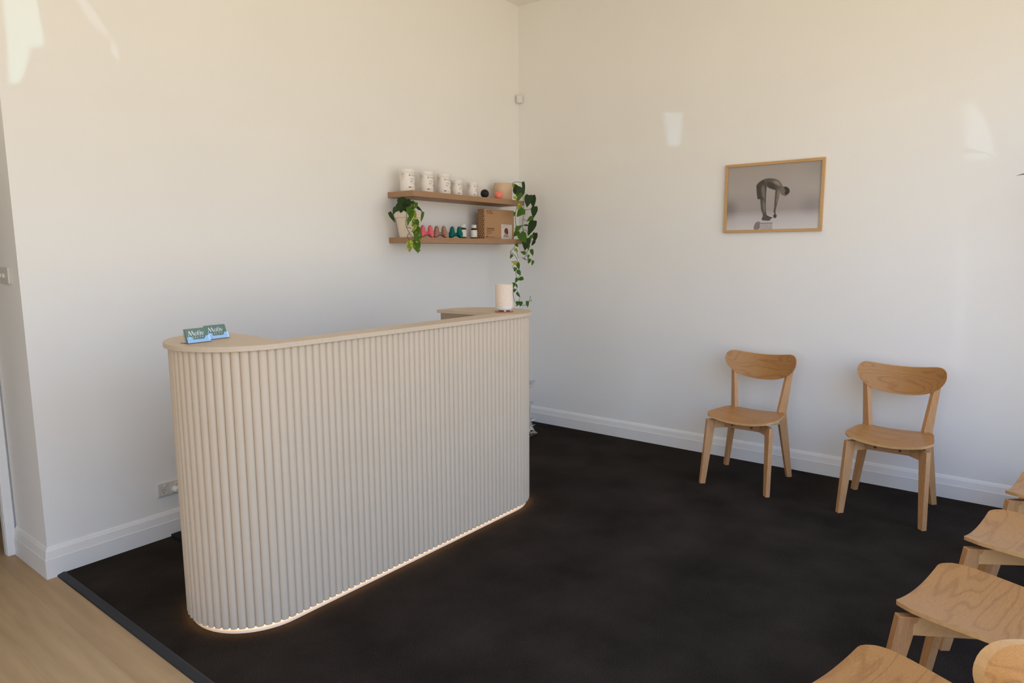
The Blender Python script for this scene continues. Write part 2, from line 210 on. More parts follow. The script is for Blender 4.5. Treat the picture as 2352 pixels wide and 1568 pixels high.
M_LEG = wood('solid_oak', (208, 160, 112), (182, 132, 88), 'Z', 0.42, 0.8, 0.4)
M_RAIL = wood('pale_maple', (228, 184, 132), (208, 162, 112), 'Y', 0.42, 0.7, 0.4)
M_RAILX = wood('solid_oak_cross', (204, 154, 110), (172, 122, 82), 'X', 0.42, 0.8, 0.4)
M_FRAME = wood('pale_oak_frame', (208, 168, 118), (186, 144, 96), 'Y', 0.45, 1.0, 0.2)
M_BOLT = mat('bronze_bolt', (110, 96, 70), 0.35, 0.5, 0.05, 30, metal=0.8)
M_WHITEPL = mat('white_plastic', (226, 224, 220), 0.4, 0.4, 0.01)
M_GREYPL = mat('grey_slot', (70, 68, 66), 0.6, 0.2, 0.02)
M_BLACK = mat('black_rubber', (26, 26, 28), 0.75, 0.2, 0.1, 40)
M_EDGEVINYL = mat('charcoal_edge_trim', (46, 47, 50), 0.55, 0.3, 0.05, 40)

def carpet_mat():
    M = mat('charcoal_carpet', (46, 41, 37), 1.0, 0.03, 0.30, 3.0, 0.25, 900)
    n = M.node_tree; b = n.nodes['Principled BSDF']
    src = b.inputs['Base Color'].links[0].from_socket
    t = n.nodes['Texture Coordinate']
    z = n.nodes.new('ShaderNodeTexNoise'); z.inputs['Scale'].default_value = 330; z.inputs['Detail'].default_value = 2
    r = n.nodes.new('ShaderNodeMapRange'); r.inputs[1].default_value = 0.35; r.inputs[2].default_value = 0.65; r.inputs[3].default_value = 0.45; r.inputs[4].default_value = 1.6
    mx = n.nodes.new('ShaderNodeVectorMath'); mx.operation = 'SCALE'
    n.links.new(t.outputs['Object'], z.inputs['Vector']); n.links.new(z.outputs[0], r.inputs[0])
    n.links.new(src, mx.inputs[0]); n.links.new(r.outputs[0], mx.inputs['Scale']); n.links.new(mx.outputs[0], b.inputs['Base Color'])
    return M
M_CARPET = carpet_mat()

def floor_mat():
    """oak boards 0.19 wide running along Y, with staggered end joints"""
    M = bpy.data.materials.new('oak_floor_boards'); M.use_nodes = True
    n = M.node_tree; b = n.nodes['Principled BSDF']; b.inputs['Roughness'].default_value = 0.5; b.inputs['Specular IOR Level'].default_value = 0.3
    t = n.nodes.new('ShaderNodeTexCoord')
    mp = n.nodes.new('ShaderNodeMapping'); mp.inputs['Rotation'].default_value = (0, 0, PI / 2)
    br = n.nodes.new('ShaderNodeTexBrick'); br.offset = 0.37; br.inputs['Scale'].default_value = 1.0
    br.inputs['Brick Width'].default_value = 1.9; br.inputs['Row Height'].default_value = 0.19; br.inputs['Mortar Size'].default_value = 0.0012; br.inputs['Mortar Smooth'].default_value = 0.5
    br.inputs['Color1'].default_value = (*lin((186, 158, 119)), 1); br.inputs['Color2'].default_value = (*lin((182, 151, 113)), 1); br.inputs['Mortar'].default_value = (*lin((174, 144, 106)), 1)
    m1 = n.nodes.new('ShaderNodeMapping'); m1.inputs['Scale'].default_value = (14, 1.1, 1)
    z = n.nodes.new('ShaderNodeTexNoise'); z.inputs['Scale'].default_value = 1.5; z.inputs['Detail'].default_value = 5
    r = n.nodes.new('ShaderNodeMapRange'); r.inputs[1].default_value = 0.3; r.inputs[2].default_value = 0.7; r.inputs[3].default_value = 0.86; r.inputs[4].default_value = 1.1
    mx = n.nodes.new('ShaderNodeVectorMath'); mx.operation = 'SCALE'
    n.links.new(t.outputs['Object'], mp.inputs[0]); n.links.new(mp.outputs[0], br.inputs['Vector'])
    n.links.new(t.outputs['Object'], m1.inputs[0]); n.links.new(m1.outputs[0], z.inputs['Vector']); n.links.new(z.outputs[0], r.inputs[0])
    n.links.new(br.outputs['Color'], mx.inputs[0]); n.links.new(r.outputs[0], mx.inputs['Scale']); n.links.new(mx.outputs[0], b.inputs['Base Color'])
    return M
M_FLOOR = floor_mat()

def emit(name, col, s):
    M = bpy.data.materials.new(name); M.use_nodes = True; n = M.node_tree; n.nodes.clear()
    e_ = n.nodes.new('ShaderNodeEmission'); o = n.nodes.new('ShaderNodeOutputMaterial')
    e_.inputs[0].default_value = (*col, 1); e_.inputs[1].default_value = s; n.links.new(e_.outputs[0], o.inputs[0]); return M
def clear(name, tint=(1, 1, 1), refl=0.06, rough=0.02, fres=True):
    """thin clear plastic or glass: see-through with a mirror-like sheen"""
    M = bpy.data.materials.new(name); M.use_nodes = True; n = M.node_tree; n.nodes.clear()
    t = n.nodes.new('ShaderNodeBsdfTransparent'); t.inputs[0].default_value = (*tint, 1)
    g = n.nodes.new('ShaderNodeBsdfGlossy'); g.inputs['Roughness'].default_value = rough
    x = n.nodes.new('ShaderNodeMixShader'); o = n.nodes.new('ShaderNodeOutputMaterial')
    lw = n.nodes.new('ShaderNodeFresnel'); lw.inputs[0].default_value = 1.45 if fres else 1.12
    mu = n.nodes.new('ShaderNodeMath'); mu.operation = 'MULTIPLY_ADD'; mu.inputs[1].default_value = 1.0; mu.inputs[2].default_value = refl
    n.links.new(lw.outputs[0], mu.inputs[0]); n.links.new(mu.outputs[0], x.inputs[0])
    n.links.new(t.outputs[0], x.inputs[1]); n.links.new(g.outputs[0], x.inputs[2]); n.links.new(x.outputs[0], o.inputs[0]); return M

# ------------------------------------------------------------------ the room
CH = 3.547                                    # ceiling height
b = MB(); b.box(-3.65, 0, -4.2, 0, -0.05, 0.0); struct(b.build('floor', M_CARPET), 'charcoal carpet covering the reception area')
b = MB(); b.box(-8.6, -3.69, -4.2, 3.2, -0.06, -0.010); b.box(-3.69, -3.0, 0.44, 3.2, -0.06, -0.010); b.box(-3.69, -3.65, -4.2, 0.0, -0.06, -0.010); struct(b.build('floor_boards', M_FLOOR), 'pale oak floorboards beside the carpet')
b = MB()
b.loft([[(-3.677, y, -0.010), (-3.674, y, -0.002), (-3.649, y, 0.004), (-3.643, y, 0.003), (-3.643, y, -0.010)] for y in (-4.2, -0.016)], True)
struct(b.build('trim_1', M_EDGEVINYL), 'charcoal strip edging the carpet against the floorboards')
b = MB(); b.box(-8.6, 0.15, -4.35, 3.2, CH, CH + 0.1); struct(b.build('ceiling', M_CEIL))
b = MB(); b.box(-3.70, 0.15, 0.0, 0.46, -0.06, CH); struct(b.build('wall_left', M_WALL), 'white wall behind the desk')
b = MB(); b.box(0.0, 0.15, -4.35, 0.0, -0.06, CH); struct(b.build('wall_right', M_WALL), 'white wall behind the two chairs')
b = MB(); y0_, y1_, z0_, z1_ = ADDED_BACKWIN
b.box(-8.75, -8.6, -4.35, y0_, -0.06, CH); b.box(-8.75, -8.6, y1_, 0.6, -0.06, CH); b.box(-8.75, -8.6, y0_, y1_, -0.06, z0_); b.box(-8.75, -8.6, y0_, y1_, z1_, CH); struct(b.build('wall_back', M_WALL))
b = MB()
for q in ((y0_, y0_ + .05, z0_, z1_), (y1_ - .05, y1_, z0_, z1_), (y0_ + .05, y1_ - .05, z0_, z0_ + .05), (y0_ + .05, y1_ - .05, z1_ - .05, z1_), (-2.825, -2.775, z0_ + .05, z1_ - .05)): b.box(-8.72, -8.66, *q)
struct(b.build('window_5', M_TRIM))  # frame of the unseen back window, added for extra light from behind
b = MB()                                      # shop-front wall with its four window bays
xs = [-8.6] + [v for w in WIN for v in w] + [0.0]
b.box(-8.6, 0, WY - 0.15, WY, -0.06, WZ0); b.box(-8.6, 0, WY - 0.15, WY, WZ1, CH)
for i in range(0, len(xs), 2): b.box(xs[i], xs[i + 1], WY - 0.15, WY, WZ0, WZ1)
struct(b.build('wall_front', M_WALL))
for i, (a, c) in enumerate(WIN):
    b = MB()
    for q in ((a, a + .05, WZ0, WZ1), (c - .05, c, WZ0, WZ1), (a + .05, c - .05, WZ0, WZ0 + .05), (a + .05, c - .05, WZ1 - .05, WZ1)): b.box(q[0], q[1], WY - .11, WY - .05, q[2], q[3])
    struct(b.build('window_%d' % (i + 1), M_TRIM))
# the passage at far left: wall with a doorway, dim room beyond
b = MB(); b.box(-3.742, -3.70, 0.44, 0.465, -0.06, CH); b.box(-4.65, -3.742, 0.44, 0.465, 2.1, CH); b.box(-8.6, -4.65, 0.44, 0.465, -0.06, CH); struct(b.build('wall_passage', M_WALL))
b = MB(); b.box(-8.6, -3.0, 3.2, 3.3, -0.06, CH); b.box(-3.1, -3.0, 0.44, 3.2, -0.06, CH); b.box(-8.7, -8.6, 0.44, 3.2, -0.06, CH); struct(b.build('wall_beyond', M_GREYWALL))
b = MB()
b.box(-3.748, -3.708, 0.418, 0.44, -0.010, 2.16); b.box(-4.72, -3.748, 0.418, 0.44, 2.09, 2.16); b.box(-4.72, -4.652, 0.418, 0.44, -0.010, 2.09)
b.box(-3.750, -3.742, 0.430, 0.470, -0.010, 2.10)
struct(b.build('door_1', M_TRIM, bevel=0.003), 'white architrave of the doorway at far left')

SK = [(0.0, -0.006), (0.018, -0.006), (0.018, 0.082), (0.016, 0.086), (0.011, 0.120), (0.004, 0.1365), (0.0, 0.138)]     # skirting profile: depth, height
b = MB()
ring = lambda fn: [fn(d, z) for d, z in SK]
b.loft([ring(lambda d, z: (0.0 - d, -d, z)), ring(lambda d, z: (-3.70 - d, -d, z - (0.004 if z < 0 else 0))), ring(lambda d, z: (-3.70 - d, 0.418, z - (0.004 if z < 0 else 0)))], True)
struct(b.build('baseboard_left', M_TRIM))
b = MB(); b.loft([ring(lambda d, z: (-d, 0.0 - d, z)), ring(lambda d, z: (-d, -4.2, z))], True); struct(b.build('baseboard_right', M_TRIM))

# ------------------------------------------------------------------ reception desk
DESK = thing('reception_desk', 'beige fluted reception desk with rounded ends and a glowing strip along its foot', 'desk', (-2.45, -1.29, 0), math.radians(-1.4))
HA, HB, RC = 0.78, 0.70, 0.285                # end centres left and right of the middle, radius of the fluted ends
def stadium(rad, back, n=28):
    """open path: back edge of left end -> round the front -> back edge of right end (centre line y = RC)"""
    P = [(-HA + back, RC + rad)]
    for i in range(n + 1):
        a = PI / 2 + PI * i / n; P.append((-HA + rad * math.cos(a), RC + rad * math.sin(a)))
    for i in range(n + 1):
        a = -PI / 2 + PI * i / n; P.append((HB + rad * math.cos(a), RC + rad * math.sin(a)))
    P.append((HB - back, RC + rad)); return P
def walk(P, step):
    """even arc-length samples with outward normals"""
    seg = [math.dist(P[i], P[i + 1]) for i in range(len(P) - 1)]; tot = sum(seg); n = max(1, round(tot / step)); out = []
    i, acc = 0, 0.0
    for k in range(n + 1):
        s = tot * k / n
        while i < len(seg) - 1 and acc + seg[i] < s: acc += seg[i]; i += 1
        t = (s - acc) / seg[i]; a, c = P[i], P[i + 1]
        dx, dy = c[0] - a[0], c[1] - a[1]; l = math.hypot(dx, dy)
        out.append((a[0] + dx * t, a[1] + dy * t, dy / l * -1 * -1, -dx / l * -1 * -1))
    return out, tot
FD, PITCH, SUB = 0.0115, 0.0327, 10
base_path = stadium(RC - FD, 0.05, 60)
_, tot = walk(base_path, 1)
nfl = round(tot / PITCH)
pts, _ = walk(base_path, tot / (nfl * SUB))
outer = []
for k, (x, y, nx, ny) in enumerate(pts):
    t = (k % SUB) / SUB; d = FD * math.sqrt(max(0.0, 1 - (2 * t - 1) ** 2))
    # the path runs left end -> front -> right end, outward is to its right
    outer.append((x + ny * 0 + nx * d, y + ny * d))
b = MB(); n = len(outer)
b.loft([[(x, y, 0.027) for x, y in outer], [(x, y, 1.137) for x, y in outer]], False, closed=False)
inn = [(x, y) for x, y, _, _ in walk(stadium(RC - 0.022, 0.05, 60), tot / 200)[0]]
b.loft([[(x, y, 0.027) for x, y in inn], [(x, y, 1.137) for x, y in inn]], False, closed=False)
b.prism([outer[i] for i in range(0, n, 1)] + inn[::-1], 0.0268, 0.0275)
flut = b.build('fluted_front', M_FLUTE, DESK, True)
b = MB()                                      # countertop: band along the front, D-shaped ends, slanted inner edges
RT = RC + 0.015
top = [(-0.735, RC + RT), (-HA, RC + RT)]
for i in range(1, 40): a = PI / 2 + PI * i / 40; top.append((-HA + RT * math.cos(a), RC + RT * math.sin(a)))
top += [(-HA, RC - RT), (HB, RC - RT)]
for i in range(1, 40): a = -PI / 2 + PI * i / 40; top.append((HB + RT * math.cos(a), RC + RT * math.sin(a)))
top += [(HB, RC + RT), (0.635, RC + RT), (0.668, 0.150), (-0.738, 0.088)]
b.prism(top, 1.137, 1.157)
b.build('countertop', M_LAM, DESK, bevel=0.0012)
b = MB()
pl = stadium(RC - 0.018, 0.03, 40); pin = stadium(RC - 0.045, 0.03, 40)
b.prism(pl + pin[::-1], 0.0, 0.0265); b.build('plinth', M_PLINTH, DESK)
b = MB()                                      # LED tape tucked behind the lower edge of the flutes
lo = stadium(RC - 0.0128, 0, 40)[1:-1]; li = stadium(RC - 0.0172, 0, 40)[1:-1]
b.prism(lo + li[::-1], 0.0225, 0.0267); b.build('light_strip', emit('warm_led', (1.0, 0.58, 0.22), 14.0), DESK)
b = MB(); b.prism([(-0.739, RC + RT - 0.03), (-0.762, RC + RT - 0.03), (-0.765, 0.03), (-0.742, 0.03)], 0.02, 1.1365); b.build('side_panel', M_INNER, DESK)
b = MB(); b.prism([(0.6385, RC + RT - 0.03), (0.662, RC + RT - 0.03), (0.704, 0.03), (0.6805, 0.03)], 0.02, 1.1365); b.build('side_panel', M_INNER, DESK)
b = MB(); b.prism([(-0.735, 0.07), (0.68, 0.13), (0.68, 0.108), (-0.735, 0.048)], 0.02, 1.1365); b.build('inner_panel', M_INNER, DESK)
b = MB(); b.prism([(-0.735, 0.073), (-0.735, 0.66), (0.628, 0.66), (0.664, 0.136)], 0.72, 0.745); b.build('work_surface', M_LAM, DESK)
b = MB(); b.tube([(0.648, 0.40, 1.086), (0.636, 0.42, 1.088), (0.630, 0.50, 1.088), (0.636, 0.51, 1.094)], 0.004); b.build('hook', M_BLACK, DESK, True)

# ------------------------------------------------------------------ dining chairs (front is local -Y)
def Pt(u, l, z): return Vector((l, -u, z))
CHAIR = thing('dining_chair', 'oak chair by the right wall, left one of the pair, under the framed photograph', 'chair', (-0.42, -2.183, 0), -PI / 2, 'oak chairs of the waiting area')
def chair_parts(root):
    # seat: thin moulded plywood, dished across its width, bowed front, rounded corners
    NS, NT = 30, 22; top, bot = [], []
    for j in range(NT + 1):
        t = j / NT; rt, rb = [], []
        for i in range(NS + 1):
            s = math.sin((-1 + 2 * i / NS) * PI / 2) * 0.6 + (-1 + 2 * i / NS) * 0.4
            a = abs(s)
            uf = 0.207 - 0.002 * a ** 2 - 0.030 * max(0, (a - .82) / .18) ** 2.4
            ur = -0.206 + 0.014 * a ** 2 + 0.034 * max(0, (a - .78) / .22) ** 2.4
            tt = (math.sin((t - .5) * PI) * 0.5 + 0.5) * .5 + t * .5
            w = 0.192 + 0.026 * min(1, tt / 0.75) ** 0.8
            w *= 1 - 0.060 * max(0, (tt - .84) / .16) ** 2.4 - 0.06 * max(0, (.16 - tt) / .16) ** 2.4
            u = ur + (uf - ur) * tt; l = s * w
            z = 0.432 + (0.014 + 0.016 * tt) * s * s - 0.003 * max(0, (tt - .7) / .3) ** 2
            rt.append(Pt(u, l, z)); rb.append(Pt(u, l, z - 0.013))
        top.append(rt); bot.append(rb)
    b = MB(); nn = NS + 1
    b.add([p for r in top for p in r], [(j * nn + i, j * nn + i + 1, (j + 1) * nn + i + 1, (j + 1) * nn + i) for j in range(NT) for i in range(NS)])
    b.add([p for r in bot for p in r], [(j * nn + i, j * nn + i + 1, (j + 1) * nn + i + 1, (j + 1) * nn + i) for j in range(NT) for i in range(NS)])
    def rim(A, B): return A[0] + [r[-1] for r in A[1:-1]] + A[-1][::-1] + [r[0] for r in A[1:-1]][::-1]
    ra, rb_ = rim(top, bot), rim(bot, top); q = len(ra)
    b.add(ra + rb_, [(i, (i + 1) % q, q + (i + 1) % q, q + i) for i in range(q)], 1)
    so = b.build('seat', [M_SEAT, M_EDGE], root, True)
    # backrest: curved shell, nearly straight dipped top edge, half-oval lower edge
    NS, NT = 34, 12; fr, bk = [], []
    for j in range(NT + 1):
        t = j / NT; rf, rb2 = [], []
        for i in range(NS + 1):
            s = math.sin((-1 + 2 * i / NS) * PI / 2); a = abs(s)
            zt = 0.776 + 0.064 * max(0.0, 1 - a ** 7.0) ** 0.42 - 0.035 * (1 - s * s) * (1 - a ** 7.0)
            zb = 0.776 - 0.138 * max(0.0, 1 - a ** 2.3) ** 0.52
            z = zb + (zt - zb) * t; l = 0.232 * s
            u = -0.268 + 0.082 * s * s - 0.16 * (z - 0.73)
            rf.append(Pt(u, l, z)); rb2.append(Pt(u - 0.018, l, z))
        fr.append(rf); bk.append(rb2)
    b = MB(); nn = NS + 1
    for A in (fr, bk): b.add([p for r in A for p in r], [(j * nn + i, j * nn + i + 1, (j + 1) * nn + i + 1, (j + 1) * nn + i) for j in range(NT) for i in range(NS)])
    ra, rb_ = rim(fr, bk), rim(bk, fr); q = len(ra)
    b.add(ra + rb_, [(i, (i + 1) % q, q + (i + 1) % q, q + i) for i in range(q)], 1)
    b.build('backrest', [M_SEAT, M_EDGE], root, True)
    def board(path, wid, thk, diag):
        """a board standing on edge: path points, widths along 'diag', thickness across it"""
        d = Vector(diag).normalized(); c = Vector((d.y, -d.x, 0)); rings = []
        for p, w in zip(path, wid):
            p = Vector(p); rings.append([p + d * w / 2 + c * thk / 2, p - d * w / 2 + c * thk / 2, p - d * w / 2 - c * thk / 2, p + d * w / 2 - c * thk / 2])
        b_ = MB(); b_.loft(rings); return b_
    for sg in (-1, 1):
        dg = Pt(-1, -sg, 0)                    # from the front foot towards the middle
        bb = board([Pt(.232, .205 * sg, 0), Pt(.170, .184 * sg, .420)], (.034, .058), .027, dg)
        bb.build('leg', M_LEG, root, bevel=0.002)
        dg = Pt(1, -sg, 0)
        bb = board([Pt(-.235, .212 * sg, 0), Pt(-.196, .160 * sg, .405), Pt(-.200, .156 * sg, .450), Pt(-.248, .186 * sg, .745)], (.034, .058, .056, .036), .027, dg)
        bb.build('leg', M_LEG, root, bevel=0.002)
        # diagonal rail of the X-shaped under-frame, from this front leg to the opposite rear leg
        a0, a1 = Pt(.160, .174 * sg, 0), Pt(-.186, -.152 * sg, 0); cv = (a1 - a0).normalized(); cc = Vector((cv.y, -cv.x, 0)) * 0.012
        b2 = MB(); b2.loft([[q_ + cc + Vector((0, 0, .362)), q_ - cc + Vector((0, 0, .362)), q_ - cc + Vector((0, 0, .4185)), q_ + cc + Vector((0, 0, .4185))] for q_ in (a0, a1)])
        b2.build('diagonal_rail', M_RAIL, root, bevel=0.0015)
    b2 = MB(); b2.box(-.112, .112, -.117, -.095, .366, .4185); fr_ = b2.build('front_rail', M_RAILX, root, bevel=0.0015)
    b2 = MB(); b2.box(-.088, .088, .112, .134, .366, .4185); b2.build('rear_rail', M_RAILX, root, bevel=0.0015)
    for l in (-.062, .062):
        b2 = MB(); b2.loft([[(l + r * math.cos(2 * PI * k / 14), y, .386 + r * math.sin(2 * PI * k / 14)) for k in range(14)] for r, y in ((.0065, -.115), (.0065, -.1195), (.0045, -.122), (.0001, -.1225))])
        b2.build('bolt', M_BOLT, root, True)
chair_parts(CHAIR)
dup(CHAIR, (-0.42, -3.005, 0), -PI / 2, 'oak chair by the right wall, right one of the pair, nearer the window row')
dup(CHAIR, (-1.027, -3.778, 0), 2.9708, 'farthest oak chair of the right-hand row, mostly cut off, its seat corner beside the skirting')
dup(CHAIR, (-1.705, -3.667, 0), 2.9578, 'second farthest oak chair of the right-hand row, seat above a pale side rail')
dup(CHAIR, (-2.380, -3.540, 0), 2.9158, 'oak chair in the right-hand row whose whole front leg and arched grain show')
dup(CHAIR, (-3.070, -3.397, 0), 2.8308, 'nearest oak chair, at the bottom edge, with its blurred backrest tip in view')

# ------------------------------------------------------------------ shelves
def shelf(z0, z1, label):
    b = MB(); b.box(-1.518, -0.262, -0.25, 0.0, z0, z1)
    return tag(b.build('floating_shelf', M_SHELF, bevel=0.001), label, 'shelf', 'oak floating shelves')
shelf(1.878, 1.916, 'upper oak floating shelf, carrying the white tubs')
shelf(1.567, 1.605, 'lower oak floating shelf, carrying the kraft box and small bottles')
SU, SL = 1.916, 1.605

# ------------------------------------------------------------------ supplement tubs and bottles
M_TUB = mat('white_tub', (242, 236, 228), 0.4, 0.35, 0.008)
M_LBL = mat('tub_label', (242, 236, 228), 0.45, 0.3, 0.008)
M_INK = mat('grey_ink', (186, 176, 166), 0.6, 0.2, 0.02)
M_INKD = mat('dark_ink', (96, 100, 104), 0.6, 0.2, 0.02)
M_INKP = mat('mauve_ink', (172, 146, 148), 0.6, 0.2, 0.02)
M_INKB = mat('brand_ink', (140, 136, 132), 0.6, 0.2, 0.02)
M_NAVY = mat('navy_ink', (58, 74, 92), 0.6, 0.2, 0.02)
M_AMBER = mat('amber_glass', (58, 36, 20), 0.2, 0.5, 0.05)
def wrap_label(b, r, h, yaw, k=1.0, brand='Metagenics', sub='MetaPure', side=False):
    """printed label: (x, y) on the flattened label -> point on the tub"""
    def pl(x, y, e=0.0004):
        a = yaw + x / r; return ((r + e) * math.sin(a), -(r + e) * math.cos(a), y)
    def rect(x0, x1, y0, y1, mi, e=0.0004):
        n = max(2, int((x1 - x0) / 0.004)); vs, fs = [], []
        for i in range(n + 1):
            x = x0 + (x1 - x0) * i / n; vs += [pl(x, y0, e), pl(x, y1, e)]
        b.add(vs, [(2 * i, 2 * i + 2, 2 * i + 3, 2 * i + 1) for i in range(n)], mi)
    if side:
        for z, w in ((.80, .032), (.775, .036), (.735, .040), (.71, .026), (.66, .036), (.60, .030), (.52, .026)):
            rect((-.058 + .002) * k, (-.058 + w) * k, h * z, h * z + .0022 * k, 0)
        return
    rect(0.000, 0.088 * k, h * .800, h * .808, 2)                       # mauve rule above the name
    # round emblem
    c = (0.012 * k, h * .715); n = 16
    b.add([pl(c[0] + .0052 * k * math.cos(2 * PI * i / n), c[1] + .0052 * k * math.sin(2 * PI * i / n)) for i in range(n)], [tuple(range(n))], 1)
    b.add([pl(c[0] + .0016 * k + .0024 * k * math.cos(2 * PI * i / n), c[1] + .0014 * k + .0024 * k * math.sin(2 * PI * i / n), .0007) for i in range(n)], [tuple(range(n))], 4)
    text_mesh(b, brand, 0.0125 * k, lambda x, y: pl(x + 0.021 * k, y + h * .69, .0006), 5, 1.08)
    text_mesh(b, sub, 0.0092 * k, lambda x, y: pl(x + 0.016 * k, y + h * .535, .0006), 1, 1.05)
    rect(0.016 * k, 0.052 * k, h * .488, h * .494, 0); rect(0.016 * k, 0.046 * k, h * .465, h * .471, 0)
    rect(0.016 * k, 0.033 * k, h * .415, h * .442, 2); rect(0.016 * k, 0.045 * k, h * .362, h * .368, 0)
    rect(0.004 * k, 0.021 * k, h * .165, h * .205, 3); rect(0.025 * k, 0.047 * k, h * .178, h * .192, 0)
    c = (0.062 * k, h * .36)
    b.add([pl(c[0] + .007 * k * math.cos(2 * PI * i / n), c[1] + .010 * k * math.sin(2 * PI * i / n)) for i in range(n)], [tuple(range(n))], 0)
TUBR, TUBH = 0.0505, 0.150
def tub(root, r, h, k, yaw):
    b = MB(); b.lathe([(0, 0), (r * .95, 0), (r, .004), (r, h * .845), (r * .98, h * .85)], 40); bo = b.build('tub_body', M_TUB, root, True)
    b = MB(); b.lathe([(r * 1.0, h * .852), (r * 1.01, h * .858), (r * 1.01, h * .985), (r * .97, h), (0, h)], 40); b.build('lid', M_TUB, root, True)
    b = MB(); wrap_label(b, r, h, yaw, k); lb = b.build('label_print', [M_INK, M_INKD, M_INKP, M_NAVY, M_LBL, M_INKB], bo); lb['label'] = 'grey and navy print on the white label'
    b = MB(); wrap_label(b, r, h, yaw, k, side=True); b.build('small_print', M_INK, bo)
YAW = -PI / 4 + 0.10
T1 = thing('supplement_tub', 'leftmost large white supplement tub, at the end of the upper shelf above the potted plant', 'tub', (-1.452, -0.130, SU), 0, 'supplement tubs'); tub(T1, TUBR, TUBH, 1.0, YAW)
dup(T1, (-1.268, -0.130, SU), -.06, 'middle one of the three large white supplement tubs')
dup(T1, (-1.090, -0.130, SU), -.16, 'third large white supplement tub, beside the smaller pair')
T2 = thing('supplement_tub', 'small white supplement tub next to the large ones', 'tub', (-0.944, -0.125, SU), -.02, 'supplement tubs'); tub(T2, 0.0435, 0.117, 0.86, YAW)
dup(T2, (-0.763, -0.125, SU), -.05, 'small white supplement tub beside the black ball')
def ball(x, label, m):
    b = MB(); b.sphere((0, 0, .0325), .0325, 32, 20); o = b.build('massage_ball', m, None, True); o.location = (x, -0.205, SU); tag(o, label, 'ball', 'massage balls')
ball(-0.712, 'black massage ball on the upper shelf', mat('black_ball', (30, 29, 30), 0.55, 0.3, 0.05))
ball(-0.541, 'coral pink massage ball in front of the tan pot', mat('coral_ball', (250, 138, 116), 0.5, 0.3, 0.03))
B1 = thing('supplement_bottle', 'small brown bottle with a white cap, partly hidden by the teal massage tool', 'bottle', (-0.884, -0.13, SL), 0, 'brown supplement bottles')
b = MB(); b.lathe([(0, 0), (.0235, 0), (.0255, .003), (.0255, .070), (.022, .076), (.0165, .080), (.0165, .084)], 32); bo = b.build('bottle_body', M_AMBER, B1, True)
b = MB(); b.lathe([(.0195, .082), (.0200, .083), (.0200, .104), (.018, .107), (0, .107)], 32); b.build('cap', M_WHITEPL, B1, True)
b = MB(); b.lathe([(.0258, .012), (.0258, .067)], 36); lb = b.build('label_print', M_LBL, bo, True); lb['label'] = 'white paper label'
b = MB(); wrap_label(b, .0259, .080, YAW, .5); b.v = [(x * 1.004, y * 1.004, .004 + z * .92) for x, y, z in b.v]; b.build('small_print', [M_INK, M_INKD, M_INKP, M_NAVY, M_LBL, M_INKB], bo)
dup(B1, (-0.757, -0.13, SL), .1, 'small brown bottle with a white cap standing next to the kraft box')

# ------------------------------------------------------------------ silicone massage tools: two blunt horns on a saddle with splayed feet
def tool(x, rz, srgb, word):
    b = MB()
    for s in (-1, 1):
        b.sphere((s * .0270, 0, .054), .0185, 18, 12, (1.0, 1.2, 1.9), Matrix.Rotation(-s * .06, 3, 'Y'))
        b.sphere((s * .029, -.002, .032), .0225, 18, 12, (1.08, 1.4, 1.25))
        b.sphere((s * .036, -.028, .0155), .0150, 14, 10, (1, 1.15, 1.0)); b.sphere((s * .036, .026, .0155), .0150, 14, 10, (1, 1.15, 1.0))
    b.sphere((0, 0, .028), .018, 16, 10, (1.5, 1.1, .65))
    o = b.build('massage_tool', mat(word + '_silicone', srgb, 0.6, 0.25, 0.03, 30), None, True)
    rm = o.modifiers.new('fuse', 'REMESH'); rm.mode = 'VOXEL'; rm.voxel_size = 0.0028; rm.use_smooth_shade = True
    sm = o.modifiers.new('soften', 'SMOOTH'); sm.factor = 0.6; sm.iterations = 6
    o.location = (x, -0.165, SL); o.rotation_euler = (0, 0, rz)
    tag(o, word + ' two-horned silicone massage tool on the lower shelf', 'massage tool', 'silicone massage tools')
tool(-1.312, -.75, (232, 112, 120), 'pink')
tool(-1.172, -.75, (170, 130, 110), 'tan')
tool(-1.006, -.75, (0, 108, 98), 'teal')

# ------------------------------------------------------------------ kraft box
M_KRAFT = mat('kraft_board', (184, 144, 106), 0.75, 0.15, 0.05, 50); M_KRAFTD = mat('kraft_side_print', (96, 62, 40), 0.75, 0.15, 0.05)
M_KINK = mat('brown_ink', (122, 78, 58), 0.7, 0.15, 0.02); M_PAPER = mat('white_paper', (226, 214, 206), 0.6, 0.2, 0.01)
KB = thing('cardboard_box', 'brown kraft cardboard box with a white picture panel, on the lower shelf', 'box', (0, 0, 0))
b = MB(); b.box(-.692, -.316, -.185, -.115, SL, SL + .233); bo = b.build('carton', M_KRAFT, KB, bevel=.0015)
b = MB()                                      # diamond lattice on the left end
for j in range(14):
    for i in range(3):
        y = -.130 - .020 * i + (.010 if j % 2 else 0); z = SL + .012 + .0162 * j
        if y > -.120 or y < -.180: continue
        b.add([(-.6926, y - .0055, z), (-.6926, y, z + .0075), (-.6926, y + .0055, z), (-.6926, y, z - .0075)], [(0, 1, 2, 3)])
b.build('diamond_print', M_KRAFTD, bo)
b = MB(); Yf = -.1855
def q(b, x0, x1, z0, z1, mi=0, y=Yf): b.add([(x0, y, SL + z0), (x1, y, SL + z0), (x1, y, SL + z1), (x0, y, SL + z1)], [(0, 1, 2, 3)], mi)
b.add([(-.660 + .007 * math.cos(i * PI / 4), Yf, SL + .214 + .008 * math.sin(i * PI / 4)) for i in range(8)], [tuple(range(8))])
q(b, -.648, -.598, .216, .220); q(b, -.648, -.602, .207, .211); q(b, -.664, -.620, .197, .201); q(b, -.614, -.594, .195, .202)
